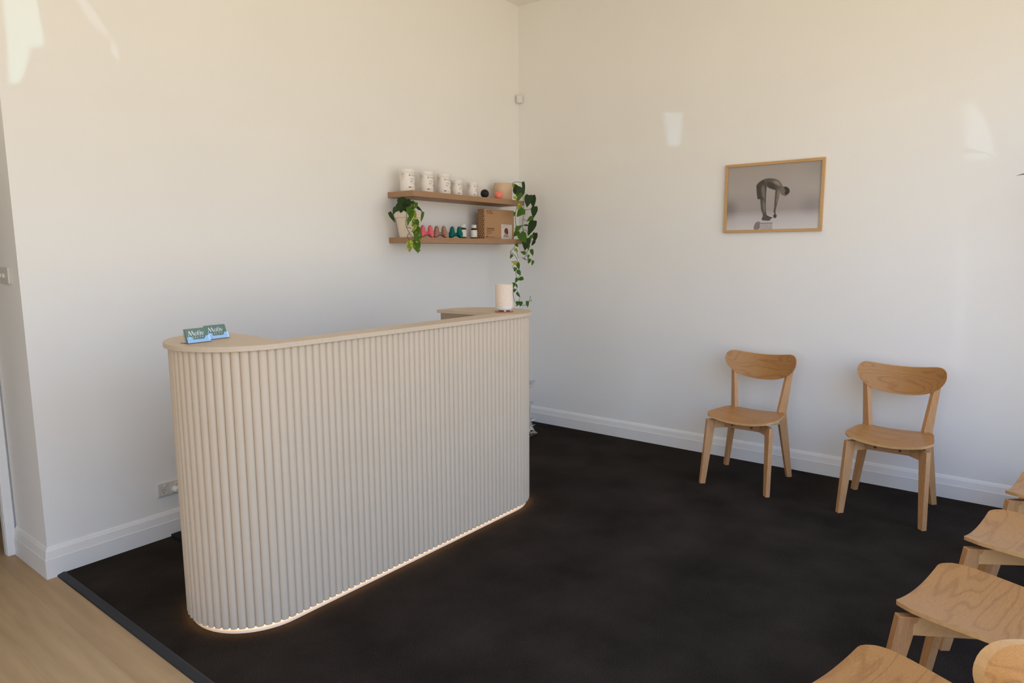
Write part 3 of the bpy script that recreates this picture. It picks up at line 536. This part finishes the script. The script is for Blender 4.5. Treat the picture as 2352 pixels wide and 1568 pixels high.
b.build('printed_heading', M_KINK, bo); b = MB(); q(b, -.668, -.572, .078, .086); q(b, -.668, -.572, .067, .072); q(b, -.668, -.606, .056, .060); q(b, -.668, -.600, .044, .048); q(b, -.668, -.640, .034, .038)
b.add([(-.672, Yf, SL + .012), (-.654, Yf, SL + .012), (-.654, Yf, SL + .021), (-.663, Yf, SL + .027), (-.672, Yf, SL + .021)], [(0, 1, 2, 3, 4)])
q(b, -.648, -.574, .016, .019)
b.build('printed_lines', M_KINK, bo)
b = MB(); b.box(-.486, -.345, -.1868, -.1853, SL + .001, SL + .118); lb = b.build('picture_panel', M_PAPER, KB); lb['label'] = 'white panel picturing the back of a red-haired head'
M_HAIR = mat('printed_hair', (128, 70, 66), 0.7, 0.1, 0.12, 160); M_SKINP = mat('printed_skin', (214, 140, 122), 0.7, 0.1, 0.05); M_GREYP = mat('printed_top', (168, 164, 162), 0.7, 0.1, 0.1, 200)
b = MB()
def blob(cx, cz, rx, rz, mi, y, n=22, wob=0): b.add([(cx + rx * math.cos(2 * PI * i / n) * (1 + wob * math.sin(3 * i)), y, SL + cz + rz * math.sin(2 * PI * i / n) * (1 + wob * math.cos(2 * i))) for i in range(n)], [tuple(range(n))], mi)
b.add([(x, -.1870, SL + z) for x, z in ((-.462, .014), (-.452, .036), (-.432, .046), (-.414, .046), (-.398, .036), (-.386, .014), (-.402, .020), (-.416, .012), (-.434, .018), (-.450, .012))], [tuple(range(10))], 2)
b.add([(x, -.1872, SL + z) for x, z in ((-.436, .052), (-.428, .036), (-.418, .028), (-.414, .044), (-.412, .056))], [tuple(range(5))], 1)
blob(-.441, .060, .010, .012, 1, -.1873); blob(-.422, .068, .024, .023, 0, -.1874, 22, .05); blob(-.408, .054, .012, .014, 0, -.1875, 16, .05)
b.build('printed_head', [M_HAIR, M_SKINP, M_GREYP], lb)
b = MB()
for z0, x1 in ((.107, -.376), (.098, -.440), (.091, -.452)): q(b, -.480, x1, z0, z0 + .003, 0, -.1870)
b.build('printed_caption', M_INK, lb)

# ------------------------------------------------------------------ plants
def leaf_material(name, base, second, vari):
    M = mat(name, base, 0.55, 0.2, 0.12, 14)
    if vari:
        n = M.node_tree; bs = n.nodes['Principled BSDF']; src = bs.inputs['Base Color'].links[0].from_socket
        z = n.nodes.new('ShaderNodeTexNoise'); z.inputs['Scale'].default_value = 55; z.inputs['Detail'].default_value = 3
        r = n.nodes.new('ShaderNodeMapRange'); r.inputs[1].default_value = vari; r.inputs[2].default_value = vari + .07
        x = n.nodes.new('ShaderNodeMix'); x.data_type = 'RGBA'; x.inputs[7].default_value = (*lin(second), 1)
        n.links.new(n.nodes['Texture Coordinate'].outputs['Object'], z.inputs['Vector']); n.links.new(z.outputs[0], r.inputs[0]); n.links.new(r.outputs[0], x.inputs[0]); n.links.new(src, x.inputs[6]); n.links.new(x.outputs[2], bs.inputs['Base Color'])
    return M
LEAFM = [leaf_material('deep_green_leaf', (40, 62, 24), 0, 0), leaf_material('green_leaf', (68, 102, 20), 0, 0), leaf_material('lime_leaf', (124, 142, 34), (182, 180, 84), .52), leaf_material('marbled_leaf', (72, 104, 28), (172, 178, 76), .60)]
M_STEM = mat('green_stem', (88, 92, 48), 0.6, 0.2, 0.1, 60)
def leaf(b, P, L, Wd, ang, mi, rnd):
    """heart-shaped blade with a folded midrib and a drooping tip; ang: 90 = tip down, seen from the room"""
    outw = Vector((-0.72, -0.69, 0.08)); 
    a = math.radians(ang); right = Vector((0.692, -0.722, 0)).normalized(); up = Vector((0, 0, 1))
    t = right * math.cos(a) - up * math.sin(a)
    outw = (outw - outw.dot(t) * t).normalized()
    side = t.cross(outw); tw = rnd.uniform(-.35, .35)
    side = (side * math.cos(tw) + outw * math.sin(tw)); nrm = side.cross(t) * -1
    if nrm.dot(outw) < 0: nrm = -nrm
    prof = [(-.02, .04), (-.06, .22), (-.04, .36), (.06, .46), (.20, .50), (.38, .46), (.56, .36), (.74, .22), (.88, .10), (1.0, .0)]
    rows = []
    for k, (s, w) in enumerate(prof):
        y = (s - .45) * L; bend = -0.10 * L * (s - .3) ** 2
        row = []
        for e_ in (-1, -.55, 0, .55, 1):
            sx_ = e_ * w * Wd; yy = y - (0.06 * L if (k < 3 and abs(e_) == 1) else 0)
            if k == 0 and e_ == 0: yy = y + .06 * L
            row.append(P + t * yy + side * sx_ + nrm * (bend + abs(e_) * w * Wd * .16 - (e_ * e_) * w * Wd * .10))
        rows.append(row)
    b.loft(rows, False, mi, False)
def plant(root, leaves, stems, seed):
    rnd = random.Random(seed); b = MB()
    for x, y, z, L, Wd, ang, tone in leaves: leaf(b, Vector((x, y + rnd.uniform(-.012, .012), z)), L, Wd, ang, tone, rnd)
    b.build('foliage', LEAFM, root, True)
    b = MB()
    for s in stems:
        # round the corners of each runner
        P = [Vector(p) for p in s]
        for _ in range(2):
            Q = [P[0]]
            for a_, c_ in zip(P, P[1:]): Q += [a_.lerp(c_, .25), a_.lerp(c_, .75)]
            P = Q + [P[-1]]
        b.tube([p + Vector((0.004, 0.006, 0)) for p in P], .0021, 5)
    b.build('stems', M_STEM, root, True)
PL = thing('potted_plant', 'variegated trailing plant in a tapered cream pot, on the lower shelf', 'plant')
b = MB(); px, py = -1.452, -0.130
b.lathe([(0, 0), (.062, 0), (.064, .003), (.0855, .132), (.0930, .134), (.0965, .168), (.0935, .171), (.088, .168), (.084, .150), (0, .150)], 48, (px, py, SL + .0008)); b.build("pot", mat('cream_pot', (236, 220, 200), 0.7, 0.2, 0.03, 30), PL, True)
b = MB(); b.lathe([(.0845, .151), (.083, .156), (0, .160)], 24, (px, py, SL)); b.build('soil', mat('dark_soil', (48, 36, 28), 0.95, 0.1, 0.4, 80, 0.8, 120), PL, True)
plant(PL, LEAVES_LEFT, STEMS_LEFT, 4)
PR = thing('potted_plant', 'green heart-leaf plant in a tan pot, trailing from the upper shelf down to the desk', 'plant')
b = MB(); px, py = -0.372, -0.118
b.lathe([(0, 0), (.070, 0), (.072, .003), (.077, .135), (.078, .140), (.074, .140), (.072, .120), (0, .120)], 48, (px, py, SU + .0008)); b.build("pot", mat('tan_pot', (224, 195, 164), 0.7, 0.2, 0.05, 20), PR, True)
b = MB(); b.lathe([(.073, .121), (.07, .126), (0, .129)], 24, (px, py, SU)); b.build('soil', bpy.data.materials['dark_soil'], PR, True)
plant(PR, LEAVES_RIGHT, STEMS_RIGHT, 9)

# tall plant just outside the right edge: one leaf tip reaches into view
TP = thing('floor_plant', 'tall green plant past the right edge, only one pointed leaf tip showing', 'plant')
b = MB(); fx, fy = -0.36, -3.84
b.lathe([(0, 0), (.115, 0), (.14, .26), (.15, .27), (.138, .27), (.13, .24), (0, .24)], 36, (fx, fy, 0)); b.build('pot', bpy.data.materials['cream_pot'], TP, True)
b = MB(); b.tube([(fx, fy, .2), (fx + .02, fy + .01, .8), (fx, fy + .03, 1.4), (fx - .02, fy + .02, 1.86)], .011, 8)
rr = random.Random(3); b.tube([(fx, fy + .03, 1.55), (fx + .03, fy + .12, 1.80), (fx + .04, fy + .20, 1.875)], .005, 6)
b.build('stem', M_STEM, TP, True)
b = MB()
def broad(b, base, d, L, Wd):
    d = Vector(d).normalized(); side = d.cross(Vector((0, 0, 1))).normalized(); nr = side.cross(d); rows = []
    for s, w in ((0, .06), (.12, .3), (.3, .48), (.5, .5), (.7, .4), (.85, .24), (.95, .10), (1, .0)):
        rows.append([Vector(base) + d * s * L + side * e_ * w * Wd + nr * (abs(e_) * w * Wd * .2 - .25 * L * s * s) for e_ in (-1, -.5, 0, .5, 1)])
    b.loft(rows, False, 1, False)
broad(b, (-.335, -3.640, 1.872), (-.03, 1, .30), .168, .085)
for z, dx, dy in ((1.86, -.3, -.2), (1.7, .4, -.3), (1.55, -.5, .05), (1.4, .35, -.2), (1.2, -.45, -.15), (1.0, .3, -.25), (1.82, .25, .02)):
    broad(b, (fx + .08 * dx, fy + .02 + .08 * dy, z), (dx, dy, .35), .23, .11)
b.build('foliage', LEAFM, TP, True)

# ------------------------------------------------------------------ framed photograph
PF = thing('framed_photograph', 'pale oak frame with a grey photograph of a person bending over on a plinth', 'picture', (0, 0, 0))
ya, yb, za, zb = -2.4759, -1.8279, 1.6292, 2.0975; fw = .0185
b = MB()
for q4 in ((ya, yb, zb - fw, zb), (ya, yb, za, za + fw), (ya, ya + fw, za + fw, zb - fw), (yb - fw, yb, za + fw, zb - fw)): b.box(-.022, -.001, *q4)
b.build('frame', M_FRAME, PF, bevel=.0012)
def tone(c): return tuple(min(255, v * 1.23) for v in c)
def print_mat():
    """studio backdrop of the print: pale floor, mid-grey wall, two smudgy tones"""
    M = bpy.data.materials.new('studio_print'); M.use_nodes = True; n = M.node_tree; bs = n.nodes['Principled BSDF']; bs.inputs['Roughness'].default_value = .5; bs.inputs['Specular IOR Level'].default_value = .2
    t = n.nodes.new('ShaderNodeTexCoord'); s = n.nodes.new('ShaderNodeSeparateXYZ'); n.links.new(t.outputs['Object'], s.inputs[0])
    r = n.nodes.new('ShaderNodeMapRange'); r.inputs[1].default_value = za; r.inputs[2].default_value = zb; n.links.new(s.outputs[2], r.inputs[0])
    c = n.nodes.new('ShaderNodeValToRGB'); els = c.color_ramp.elements
    els[0].position, els[0].color = 0.06, (*lin(tone((184, 180, 182))), 1); els[1].position, els[1].color = 1.0, (*lin(tone((146, 139, 134))), 1)
    for p_, g_ in ((.22, (170, 165, 167)), (.32, (146, 139, 138)), (.62, (154, 147, 144))): k = els.new(p_); k.color = (*lin(tone(g_)), 1)
    n.links.new(r.outputs[0], c.inputs[0]); cur = c.outputs[0]
    for (cy, cz, rad, dark) in ((-1.852, 1.795, .105, .60), (-2.40, 1.80, .10, .80), (-2.46, 2.06, .16, .86), (-1.86, 1.70, .11, .92)):
        d = n.nodes.new('ShaderNodeVectorMath'); d.operation = 'DISTANCE'; d.inputs[1].default_value = (-.012, cy, cz); n.links.new(t.outputs['Object'], d.inputs[0])
        m_ = n.nodes.new('ShaderNodeMapRange'); m_.interpolation_type = 'SMOOTHSTEP'; m_.inputs[1].default_value = 0; m_.inputs[2].default_value = rad; m_.inputs[3].default_value = dark; m_.inputs[4].default_value = 1
        n.links.new(d.outputs['Value'], m_.inputs[0]); x = n.nodes.new('ShaderNodeVectorMath'); x.operation = 'SCALE'; n.links.new(cur, x.inputs[0]); n.links.new(m_.outputs[0], x.inputs['Scale']); cur = x.outputs[0]
    n.links.new(cur, bs.inputs['Base Color']); return M
b = MB(); b.box(-.0120, -.002, ya + .012, yb - .012, za + .012, zb - .012); pr = b.build('print', print_mat(), PF)
mats_p, b = [], MB(); BASE = {7: 6, 9: 8, 10: 8, 12: 11, 14: 13}; lay = 0
for k, (c_, poly) in enumerate(PRINT):
    steps = [(1.0, 1.0)] if k not in BASE else [(1.22, .3), (1.02, .6), (.72, 1.0)]
    if k == 0: steps = [(1.0, .75)]
    bc = PRINT[BASE[k]][0] if k in BASE else (168, 163, 165)
    my, mz = sum(p[0] for p in poly) / len(poly), sum(p[1] for p in poly) / len(poly)
    for sc_, tt_ in steps:
        P = [[my + (p[0] - my) * sc_, mz + (p[1] - mz) * (sc_ * .5 + .5 if sc_ > 1 else sc_)] for p in poly]
        if k not in (1, 2, 3):                # round the outline a little
            cut = .25 if k in BASE or k == 0 else .14
            for _ in range(2 if k in BASE else 1):
                Q = []
                for a_, d_ in zip(P, P[1:] + P[:1]): Q += [[a_[0] * (1 - cut) + d_[0] * cut, a_[1] * (1 - cut) + d_[1] * cut], [a_[0] * cut + d_[0] * (1 - cut), a_[1] * cut + d_[1] * (1 - cut)]]
                P = Q
        b.add([(-.01215 - .00004 * lay, max(ya + fw, min(yb - fw, y)), max(za + fw, z)) for y, z in P], [tuple(range(len(P)))], lay)
        col = [bc[i] + (c_[i] - bc[i]) * tt_ for i in range(3)]
        mats_p.append(mat('print_tone', tuple(v * (1.2 if k < 4 else 1.08) for v in col), .55, .2, .10, 60)); lay += 1
b.build('printed_figure', mats_p, pr)
b = MB(); b.box(-.0165, -.0150, ya + .012, yb - .012, za + .012, zb - .012); b.build('glass_pane', clear('picture_glass', (1, 1, 1), .012, .03, False), PF)

# ------------------------------------------------------------------ small fittings
DS = thing('motion_sensor', 'small white sensor high up in the corner between the two walls', 'sensor', (-.021, -.021, 2.757), -PI / 4)
b = MB(); b.box(-.026, .026, -.030, .020, 0, .062); b.build('housing', M_WHITEPL, DS, bevel=.006, seg=3)
b = MB(); b.box(-.017, .017, -.034, -.029, .012, .036); b.build('lens', M_WHITEPL, DS, bevel=.003)
SO = thing('power_outlet', 'white double power outlet on the wall beside the left end of the desk', 'power outlet', (-3.132, 0, .262))
b = MB(); b.box(-.058, .058, -.010, 0, -.0365, .0365); b.build('plate', mat('outlet_plate', (214, 208, 200), .4, .4, .01), SO, bevel=.003)
for cx in (-.030, .030):
    b = MB(); b.box(cx - .0235, cx + .0235, -.0112, -.0095, -.031, .031); fa = b.build('socket_face', bpy.data.materials['outlet_plate'], SO, bevel=.0008)
    b = MB()
    for dx, dz, an in ((-.0065, -.003, .5), (.0065, -.003, -.5), (0, -.017, 0)):
        c_, s_ = math.cos(an), math.sin(an); vs = []
        for ex, ez in ((-.0012, -.0042), (.0012, -.0042), (.0012, .0042), (-.0012, .0042)): vs.append((cx + dx + ex * c_ - ez * s_ * -1, -.0114, dz + ex * s_ * -1 + ez * c_))
        b.add(vs, [(0, 1, 2, 3)])
    b.build('pin_slots', M_GREYPL, fa)
    b = MB(); b.box(cx - .0075 + .006, cx + .0075 + .006, -.0155, -.0105, .014, .0255); b.build('rocker', M_WHITEPL, fa, bevel=.002)
PG = thing('power_plug', 'white plug pushed into the right side of the double power outlet', 'plug', (-3.102, -.0112, .252))
b = MB(); b.lathe([(.0185, 0), (.0185, .012), (.014, .026), (.011, .034), (0, .036)], 20); b.v = [(x, -z, y) for x, y, z in b.v]; b.build('plug_body', M_WHITEPL, PG, True)
b = MB(); b.tube([(.004, -.030, -.002), (.022, -.040, -.018), (.045, -.040, -.050), (.075, -.034, -.120), (.11, -.03, -.19), (.20, -.03, -.2500)], .0035, 8); b.build('cord', M_WHITEPL, PG, True)
SW = thing('light_switch', 'white switch plate on the narrow wall end at far left', 'light switch', (-3.70, .165, 1.405))
b = MB(); b.box(-.011, 0, -.058, .058, -.038, .038); b.build('plate', bpy.data.materials['outlet_plate'], SW, bevel=.003)
for dy in (-.004, .040):
    b = MB(); b.box(-.017, -.010, dy - .005, dy + .005, -.009, .009); b.build('rocker', M_WHITEPL, SW, bevel=.0015)
b = MB(); b.box(-3.150, -1.55, -.62, -.028, .0, .018); tag(b.build('floor_mat', M_BLACK, bevel=.004), 'black floor mat behind the desk, one corner showing by the skirting', 'mat')

# clear crinkled bag behind the desk
def bag():
    rnd = random.Random(12); M = clear('clear_film', (.93, .94, .96), .22, .12)
    b = MB(); rings = []
    for k, (z, r) in enumerate([(0.0, .13), (.03, .15), (.06, .155), (.10, .12), (.18, .10), (.26, .12), (.33, .10), (.38, .075), (.41, .05), (.43, .085), (.455, .11)]):
        rings.append([(r * (1 + rnd.uniform(-.22, .22)) * math.cos(2 * PI * i / 22), r * (1 + rnd.uniform(-.22, .22)) * math.sin(2 * PI * i / 22), max(0.001, z + (rnd.uniform(-.012, .012) if k else 0))) for i in range(22)])
    b.loft(rings, False)
    for T in ((.178, -.082, .446), (.160, -.080, .420), (.150, -.078, .270), (.182, -.080, .120), (.160, -.085, .075)):   # twisted corners and folds of the film
        T = Vector(T); B = Vector((.02, 0, T.z - .03)); fan = [T]
        for k in range(7): fan.append(B.lerp(T, .35 + .06 * k + rnd.uniform(-.05, .05)) + Vector((rnd.uniform(-.012, .012), rnd.uniform(-.012, .012), .035 * math.cos(k * PI / 6) * (1 - .05 * k))))
        b.add(fan + [B], [(0, k, k + 1) for k in range(1, 7)] + [(8, k, k + 1) for k in range(1, 7)])
    o = b.build('plastic_bag', M); o.location = (-.478, -.322, 0)
    tag(o, 'clear crinkled plastic bag half hidden behind the right end of the desk', 'bag')
bag()

# ------------------------------------------------------------------ on the desk top
ZT = 1.157
def desk_pt(x, y):
    c, s = math.cos(math.radians(-1.4)), math.sin(math.radians(-1.4)); return (-2.45 + x * c - y * s, -1.29 + x * s + y * c)
dx_, dy_ = -1.706, -1.168
b = MB(); b.lathe([(0, 0), (.0525, 0), (.0535, .002), (.0535, .005), (.0525, .0065), (0, .0065)], 40); o = b.build('coaster', mat('terracotta_cork', (180, 124, 90), .8, .1, .1, 80), None, True); o.location = (dx_, dy_, ZT); tag(o, 'round brown coaster under the linen diffuser', 'coaster')
DF = thing('aroma_diffuser', 'linen-covered aroma diffuser with a white base, on the right end of the desk', 'diffuser', (dx_, dy_, ZT + .0065))
def linen():
    M = mat('natural_linen', (234, 216, 200), .85, .1, .03); n = M.node_tree; bs = n.nodes['Principled BSDF']; src = bs.inputs['Base Color'].links[0].from_socket; t = n.nodes['Texture Coordinate']
    cur = src
    for sc_ in ((90, 90, 700), (500, 500, 60)):
        mp = n.nodes.new('ShaderNodeMapping'); mp.inputs['Scale'].default_value = sc_; z = n.nodes.new('ShaderNodeTexNoise'); z.inputs['Scale'].default_value = 1; z.inputs['Detail'].default_value = 2
        r = n.nodes.new('ShaderNodeMapRange'); r.inputs[1].default_value = .3; r.inputs[2].default_value = .7; r.inputs[3].default_value = .93; r.inputs[4].default_value = 1.06
        x = n.nodes.new('ShaderNodeVectorMath'); x.operation = 'SCALE'
        n.links.new(t.outputs['Object'], mp.inputs[0]); n.links.new(mp.outputs[0], z.inputs['Vector']); n.links.new(z.outputs[0], r.inputs[0]); n.links.new(cur, x.inputs[0]); n.links.new(r.outputs[0], x.inputs['Scale']); cur = x.outputs[0]
    n.links.new(cur, bs.inputs['Base Color']); return M
b = MB(); b.lathe([(.0496, .030), (.0508, .031), (.0515, .152), (.0508, .155), (.046, .155), (.044, .148), (0, .146)], 48); b.build('shade', linen(), DF, True)
b = MB(); b.lathe([(0, .006), (.040, .006), (.046, .010), (.0495, .020), (.0500, .0305), (0, .0305)], 40); b.build('base', M_WHITEPL, DF, True)
for k in range(4):
    a = PI / 4 + k * PI / 2; b = MB(); b.lathe([(0, 0), (.006, 0), (.007, .008), (0, .008)], 12, (.036 * math.cos(a), .036 * math.sin(a), 0)); b.build('foot', M_WHITEPL, DF, True)

M_CARD = mat('green_card', (104, 132, 118), .5, .3, .03); M_CARDTXT = mat('card_white_ink', (222, 226, 232), .5, .2, .01)
M_ACR = clear('clear_acrylic', (.90, .95, .99), .02, .02); M_ACRF = clear('acrylic_front', (.80, .90, .98), .10, .05)
def swash(b, place, s):
    """the display lettering 'Motiv' drawn as thick-and-thin strokes (unit = capital height)"""
    def stroke(P, Wd):
        L_, R2 = [], []
        for i, p in enumerate(P):
            a, c = P[max(i - 1, 0)], P[min(i + 1, len(P) - 1)]; dx, dy = c[0] - a[0], c[1] - a[1]; l = math.hypot(dx, dy); w = Wd[i] / 2
            L_.append((p[0] - dy / l * w, p[1] + dx / l * w)); R2.append((p[0] + dy / l * w, p[1] - dx / l * w))
        n = len(P); b.add([place(x * s, y * s) for x, y in L_ + R2], [(i, i + 1, n + i + 1, n + i) for i in range(n - 1)], 1)
    def ring(cx, cy, ox, oy, ix, iy, n=24):
        b.add([place((cx + ox * math.cos(2 * PI * i / n)) * s, (cy + oy * math.sin(2 * PI * i / n)) * s) for i in range(n)] + [place((cx + ix * math.cos(2 * PI * i / n)) * s, (cy + iy * math.sin(2 * PI * i / n)) * s) for i in range(n)], [(i, (i + 1) % n, n + (i + 1) % n, n + i) for i in range(n)], 1)
    stroke([(-.02, .0), (.06, .14), (.10, .5), (.13, .82), (.20, .97)], [.22, .10, .05, .05, .06])
    stroke([(.14, .86), (.20, .93), (.30, .70), (.45, .30), (.58, .04)], [.06, .20, .22, .22, .10])
    stroke([(.56, .03), (.64, .36), (.72, .84), (.80, .97)], [.06, .05, .05, .06])
    stroke([(.74, .88), (.80, .94), (.90, .66), (1.02, .22), (1.12, .05), (1.22, .03)], [.06, .19, .21, .20, .10, .04])
    ring(1.52, .33, .29, .34, .14, .29)
    stroke([(1.98, .88), (1.98, .2), (2.05, .02)], [.14, .16, .07]); stroke([(1.84, .64), (2.16, .66)], [.07, .05])
    stroke([(2.36, .66), (2.36, 0.0)], [.16, .17]); b.add([place((2.36 + .09 * math.cos(2 * PI * i / 14)) * s, (.86 + .09 * math.sin(2 * PI * i / 14)) * s) for i in range(14)], [tuple(range(14))], 1)
    stroke([(2.54, .66), (2.64, .50), (2.74, .22), (2.84, .0)], [.10, .19, .19, .08]); stroke([(2.82, .0), (2.98, .30), (3.04, .54), (2.96, .68), (2.88, .66)], [.07, .06, .08, .08, .05])
def card_set(cx, cy, rz, which):
    h_ = thing('card_holder', 'clear acrylic business card holder, %s of the two on the left end of the desk' % which, 'card holder', (cx, cy, ZT), rz, 'acrylic card holders')
    b = MB(); b.loft([[(x, .002, .0), (x, .0165, .042), (x, .0190, .042), (x, .0045, .0)] for x in (-.047, .047)]); b.build('back_plate', M_ACR, h_)
    b = MB(); b.box(-.047, .047, -.020, .040, 0, .0022); b.build('base_plate', M_ACR, h_)
    b = MB(); P_ = [(-.047, .026), (-.030, .026), (-.022, .015), (.022, .015), (.030, .026), (.047, .026), (.047, .002), (-.047, .002)]
    fy = lambda z: -.020 + z * .30
    b.add([(x, fy(z), z) for x, z in P_] + [(x, fy(z) + .0022, z) for x, z in P_], [tuple(range(8)), tuple(range(15, 7, -1))] + [(i, (i + 1) % 8, 8 + (i + 1) % 8, 8 + i) for i in range(8)]); b.build('front_lip', M_ACRF, h_)
    c_ = thing('business_card', 'green business card with white lettering in the %s card holder' % which, 'business card', (cx, cy, ZT), rz, 'green business cards')
    T_ = .33
    pos = lambda x, y, e_: (x, -.010 + y * T_ - e_, .0028 + y * .94)
    b = MB(); ol = []
    for (ax, ay, a0) in ((.0415, .0515, 0), (-.0415, .0515, 90), (-.0415, .0035, 180), (.0415, .0035, 270)):
        for k in range(5): a = math.radians(a0 + k * 22.5); ol.append((ax + .0035 * math.cos(a), ay + .0035 * math.sin(a)))
    n = len(ol); b.add([pos(x, y, 0) for x, y in ol] + [pos(x, y, -.008) for x, y in ol], [tuple(range(n)), tuple(range(2 * n - 1, n - 1, -1))] + [(i, (i + 1) % n, n + (i + 1) % n, n + i) for i in range(n)])
    cb = b.build('card_stack', M_CARD, c_)
    b = MB(); swash(b, lambda x, y: pos(x - .0335, y + .0265, .0004), .0205)
    text_mesh(b, 'HEALTH', .0118, lambda x, y: pos(x - .0335, y + .0155, .0004), 0, 1.55)
    b.build('lettering', [M_CARDTXT, M_CARDTXT], cb)
card_set(-3.424, -.992, .06, 'front'); card_set(-3.316, -.937, .06, 'rear')

# faint mist above the diffuser
def mist():
    M = bpy.data.materials.new('water_mist'); M.use_nodes = True; n = M.node_tree; n.nodes.clear()
    v = n.nodes.new('ShaderNodeVolumeScatter'); v.inputs['Color'].default_value = (.62, .58, .50, 1); v.inputs['Density'].default_value = 1.0; o = n.nodes.new('ShaderNodeOutputMaterial'); n.links.new(v.outputs[0], o.inputs['Volume'])
    b = MB(); b.lathe([(0, 0), (.008, .0), (.014, .05), (.022, .12), (.020, .19), (.028, .25), (.016, .32), (0, .36)], 16)
    b.v = [(x + .012 * math.sin(z * 22), y, z) for x, y, z in b.v]
    o = b.build('mist_plume', M, None, True); o.location = (dx_, dy_, ZT + .164); tag(o, 'faint mist rising from the linen diffuser', 'mist', None, 'stuff')
mist()

# ------------------------------------------------------------------ sun glints thrown onto the walls by parked cars outside (small lamps beyond the glass)
def glint(src, polys, strength, soft, col=(1, .97, .92)):
    src = Vector(src); allp = [Vector(p) for pl in polys for p in pl]; c = sum(allp, Vector()) / len(allp)
    q = (c - src).to_track_quat('-Z', 'Y'); inv = q.inverted()
    L = bpy.data.lights.new('sun_glint', 'SPOT'); L.spot_size = math.radians(60); L.spot_blend = 0; L.shadow_soft_size = 0.0; L.energy = strength; L.color = col
    o = bpy.data.objects.new('sun_glint', L); COL.objects.link(o); o.location = src; o.rotation_mode = 'QUATERNION'; o.rotation_quaternion = q
    L.use_nodes = True; n = L.node_tree; em = n.nodes['Emission']
    t = n.nodes.new('ShaderNodeTexCoord'); s = n.nodes.new('ShaderNodeSeparateXYZ'); n.links.new(t.outputs['Normal'], s.inputs[0])
    def mth(op, a, b_=None, c_=None):
        k = n.nodes.new('ShaderNodeMath'); k.operation = op
        for i, v in enumerate((a, b_, c_)):
            if v is None: continue
            if isinstance(v, (int, float)): k.inputs[i].default_value = v
            else: n.links.new(v, k.inputs[i])
        return k.outputs[0]
    nz = mth('MULTIPLY', s.outputs[2], -1.0)
    gx, gy = mth('DIVIDE', s.outputs[0], nz), mth('DIVIDE', s.outputs[1], nz)
    tot = None; mx = 0
    for pl in polys:
        P = []
        for p in pl:
            v = inv @ (Vector(p) - src); P.append((v.x / -v.z, v.y / -v.z)); mx = max(mx, math.hypot(*P[-1]))
        A = sum(P[i][0] * P[(i + 1) % len(P)][1] - P[(i + 1) % len(P)][0] * P[i][1] for i in range(len(P)))
        if A < 0: P = P[::-1]
        cur = None
        for (x0, y0), (x1, y1) in zip(P, P[1:] + P[:1]):
            l = math.hypot(x1 - x0, y1 - y0); nx, ny = -(y1 - y0) / l, (x1 - x0) / l
            dd = mth('ADD', mth('ADD', mth('MULTIPLY', gx, nx), mth('MULTIPLY', gy, ny)), -(x0 * nx + y0 * ny))
            k = n.nodes.new('ShaderNodeMapRange'); k.interpolation_type = 'SMOOTHSTEP'; k.inputs[1].default_value = -soft; k.inputs[2].default_value = soft; n.links.new(dd, k.inputs[0])
            cur = k.outputs[0] if cur is None else mth('MULTIPLY', cur, k.outputs[0])
        tot = cur if tot is None else mth('MAXIMUM', tot, cur)
    n.links.new(tot, em.inputs['Strength'])
    L.spot_size = min(math.radians(170), 2 * math.atan(mx * 1.15 + soft) + .05)
wr = lambda y, z: (0.0, y, z)
wl = lambda x, z: (x, 0.0, z)
glint((-3.0, -7.0, .7), [[wr(-1.338, 2.52), wr(-1.488, 2.501), wr(-1.475, 2.266), wr(-1.380, 2.273)]], 520, .0022, (.40, .75, 1))
glint((-2.2, -5.45, .9), [[wr(-3.190, 2.34), wr(-3.246, 2.331), wr(-3.306, 2.231), wr(-3.352, 2.095), wr(-3.37, 2.017), wr(-3.225, 2.018)]], 55, .006, (.6, .85, 1))
glint((-2.3, -5.60, .9), [[wr(-3.195, 1.92), wr(-3.290, 1.35), wr(-3.300, .77), wr(-3.22, .761), wr(-3.205, 1.35)]], 22, .010, (.8, .9, 1))
glint((-3.2, -7.0, .9), [[wr(-1.17, .62), wr(-1.215, .60), wr(-1.292, .23), wr(-1.165, .21)]], 70, .004, (.7, .85, 1))
glint((-4.2, -7.5, .8), [[wl(-3.655, 2.75), wl(-3.532, 2.75), wl(-3.525, 2.608), wl(-3.505, 2.425), wl(-3.60, 2.385), wl(-3.655, 2.385)],
                        [wl(-3.655, 2.40), wl(-3.567, 2.41), wl(-3.599, 2.291), wl(-3.623, 2.241), wl(-3.662, 2.232)]], 420, .0016, (.45, .95, 1))
glint((-4.0, -7.6, .8), [[wl(-3.377, 2.67), wl(-3.34, 2.68), wl(-3.237, 2.529), wl(-3.285, 2.537), wl(-3.326, 2.576)],
                        [wl(-3.234, 2.518), wl(-3.206, 2.485), wl(-3.19, 2.46), wl(-3.211, 2.422), wl(-3.245, 2.448)]], 230, .0012, (.6, .8, 1))
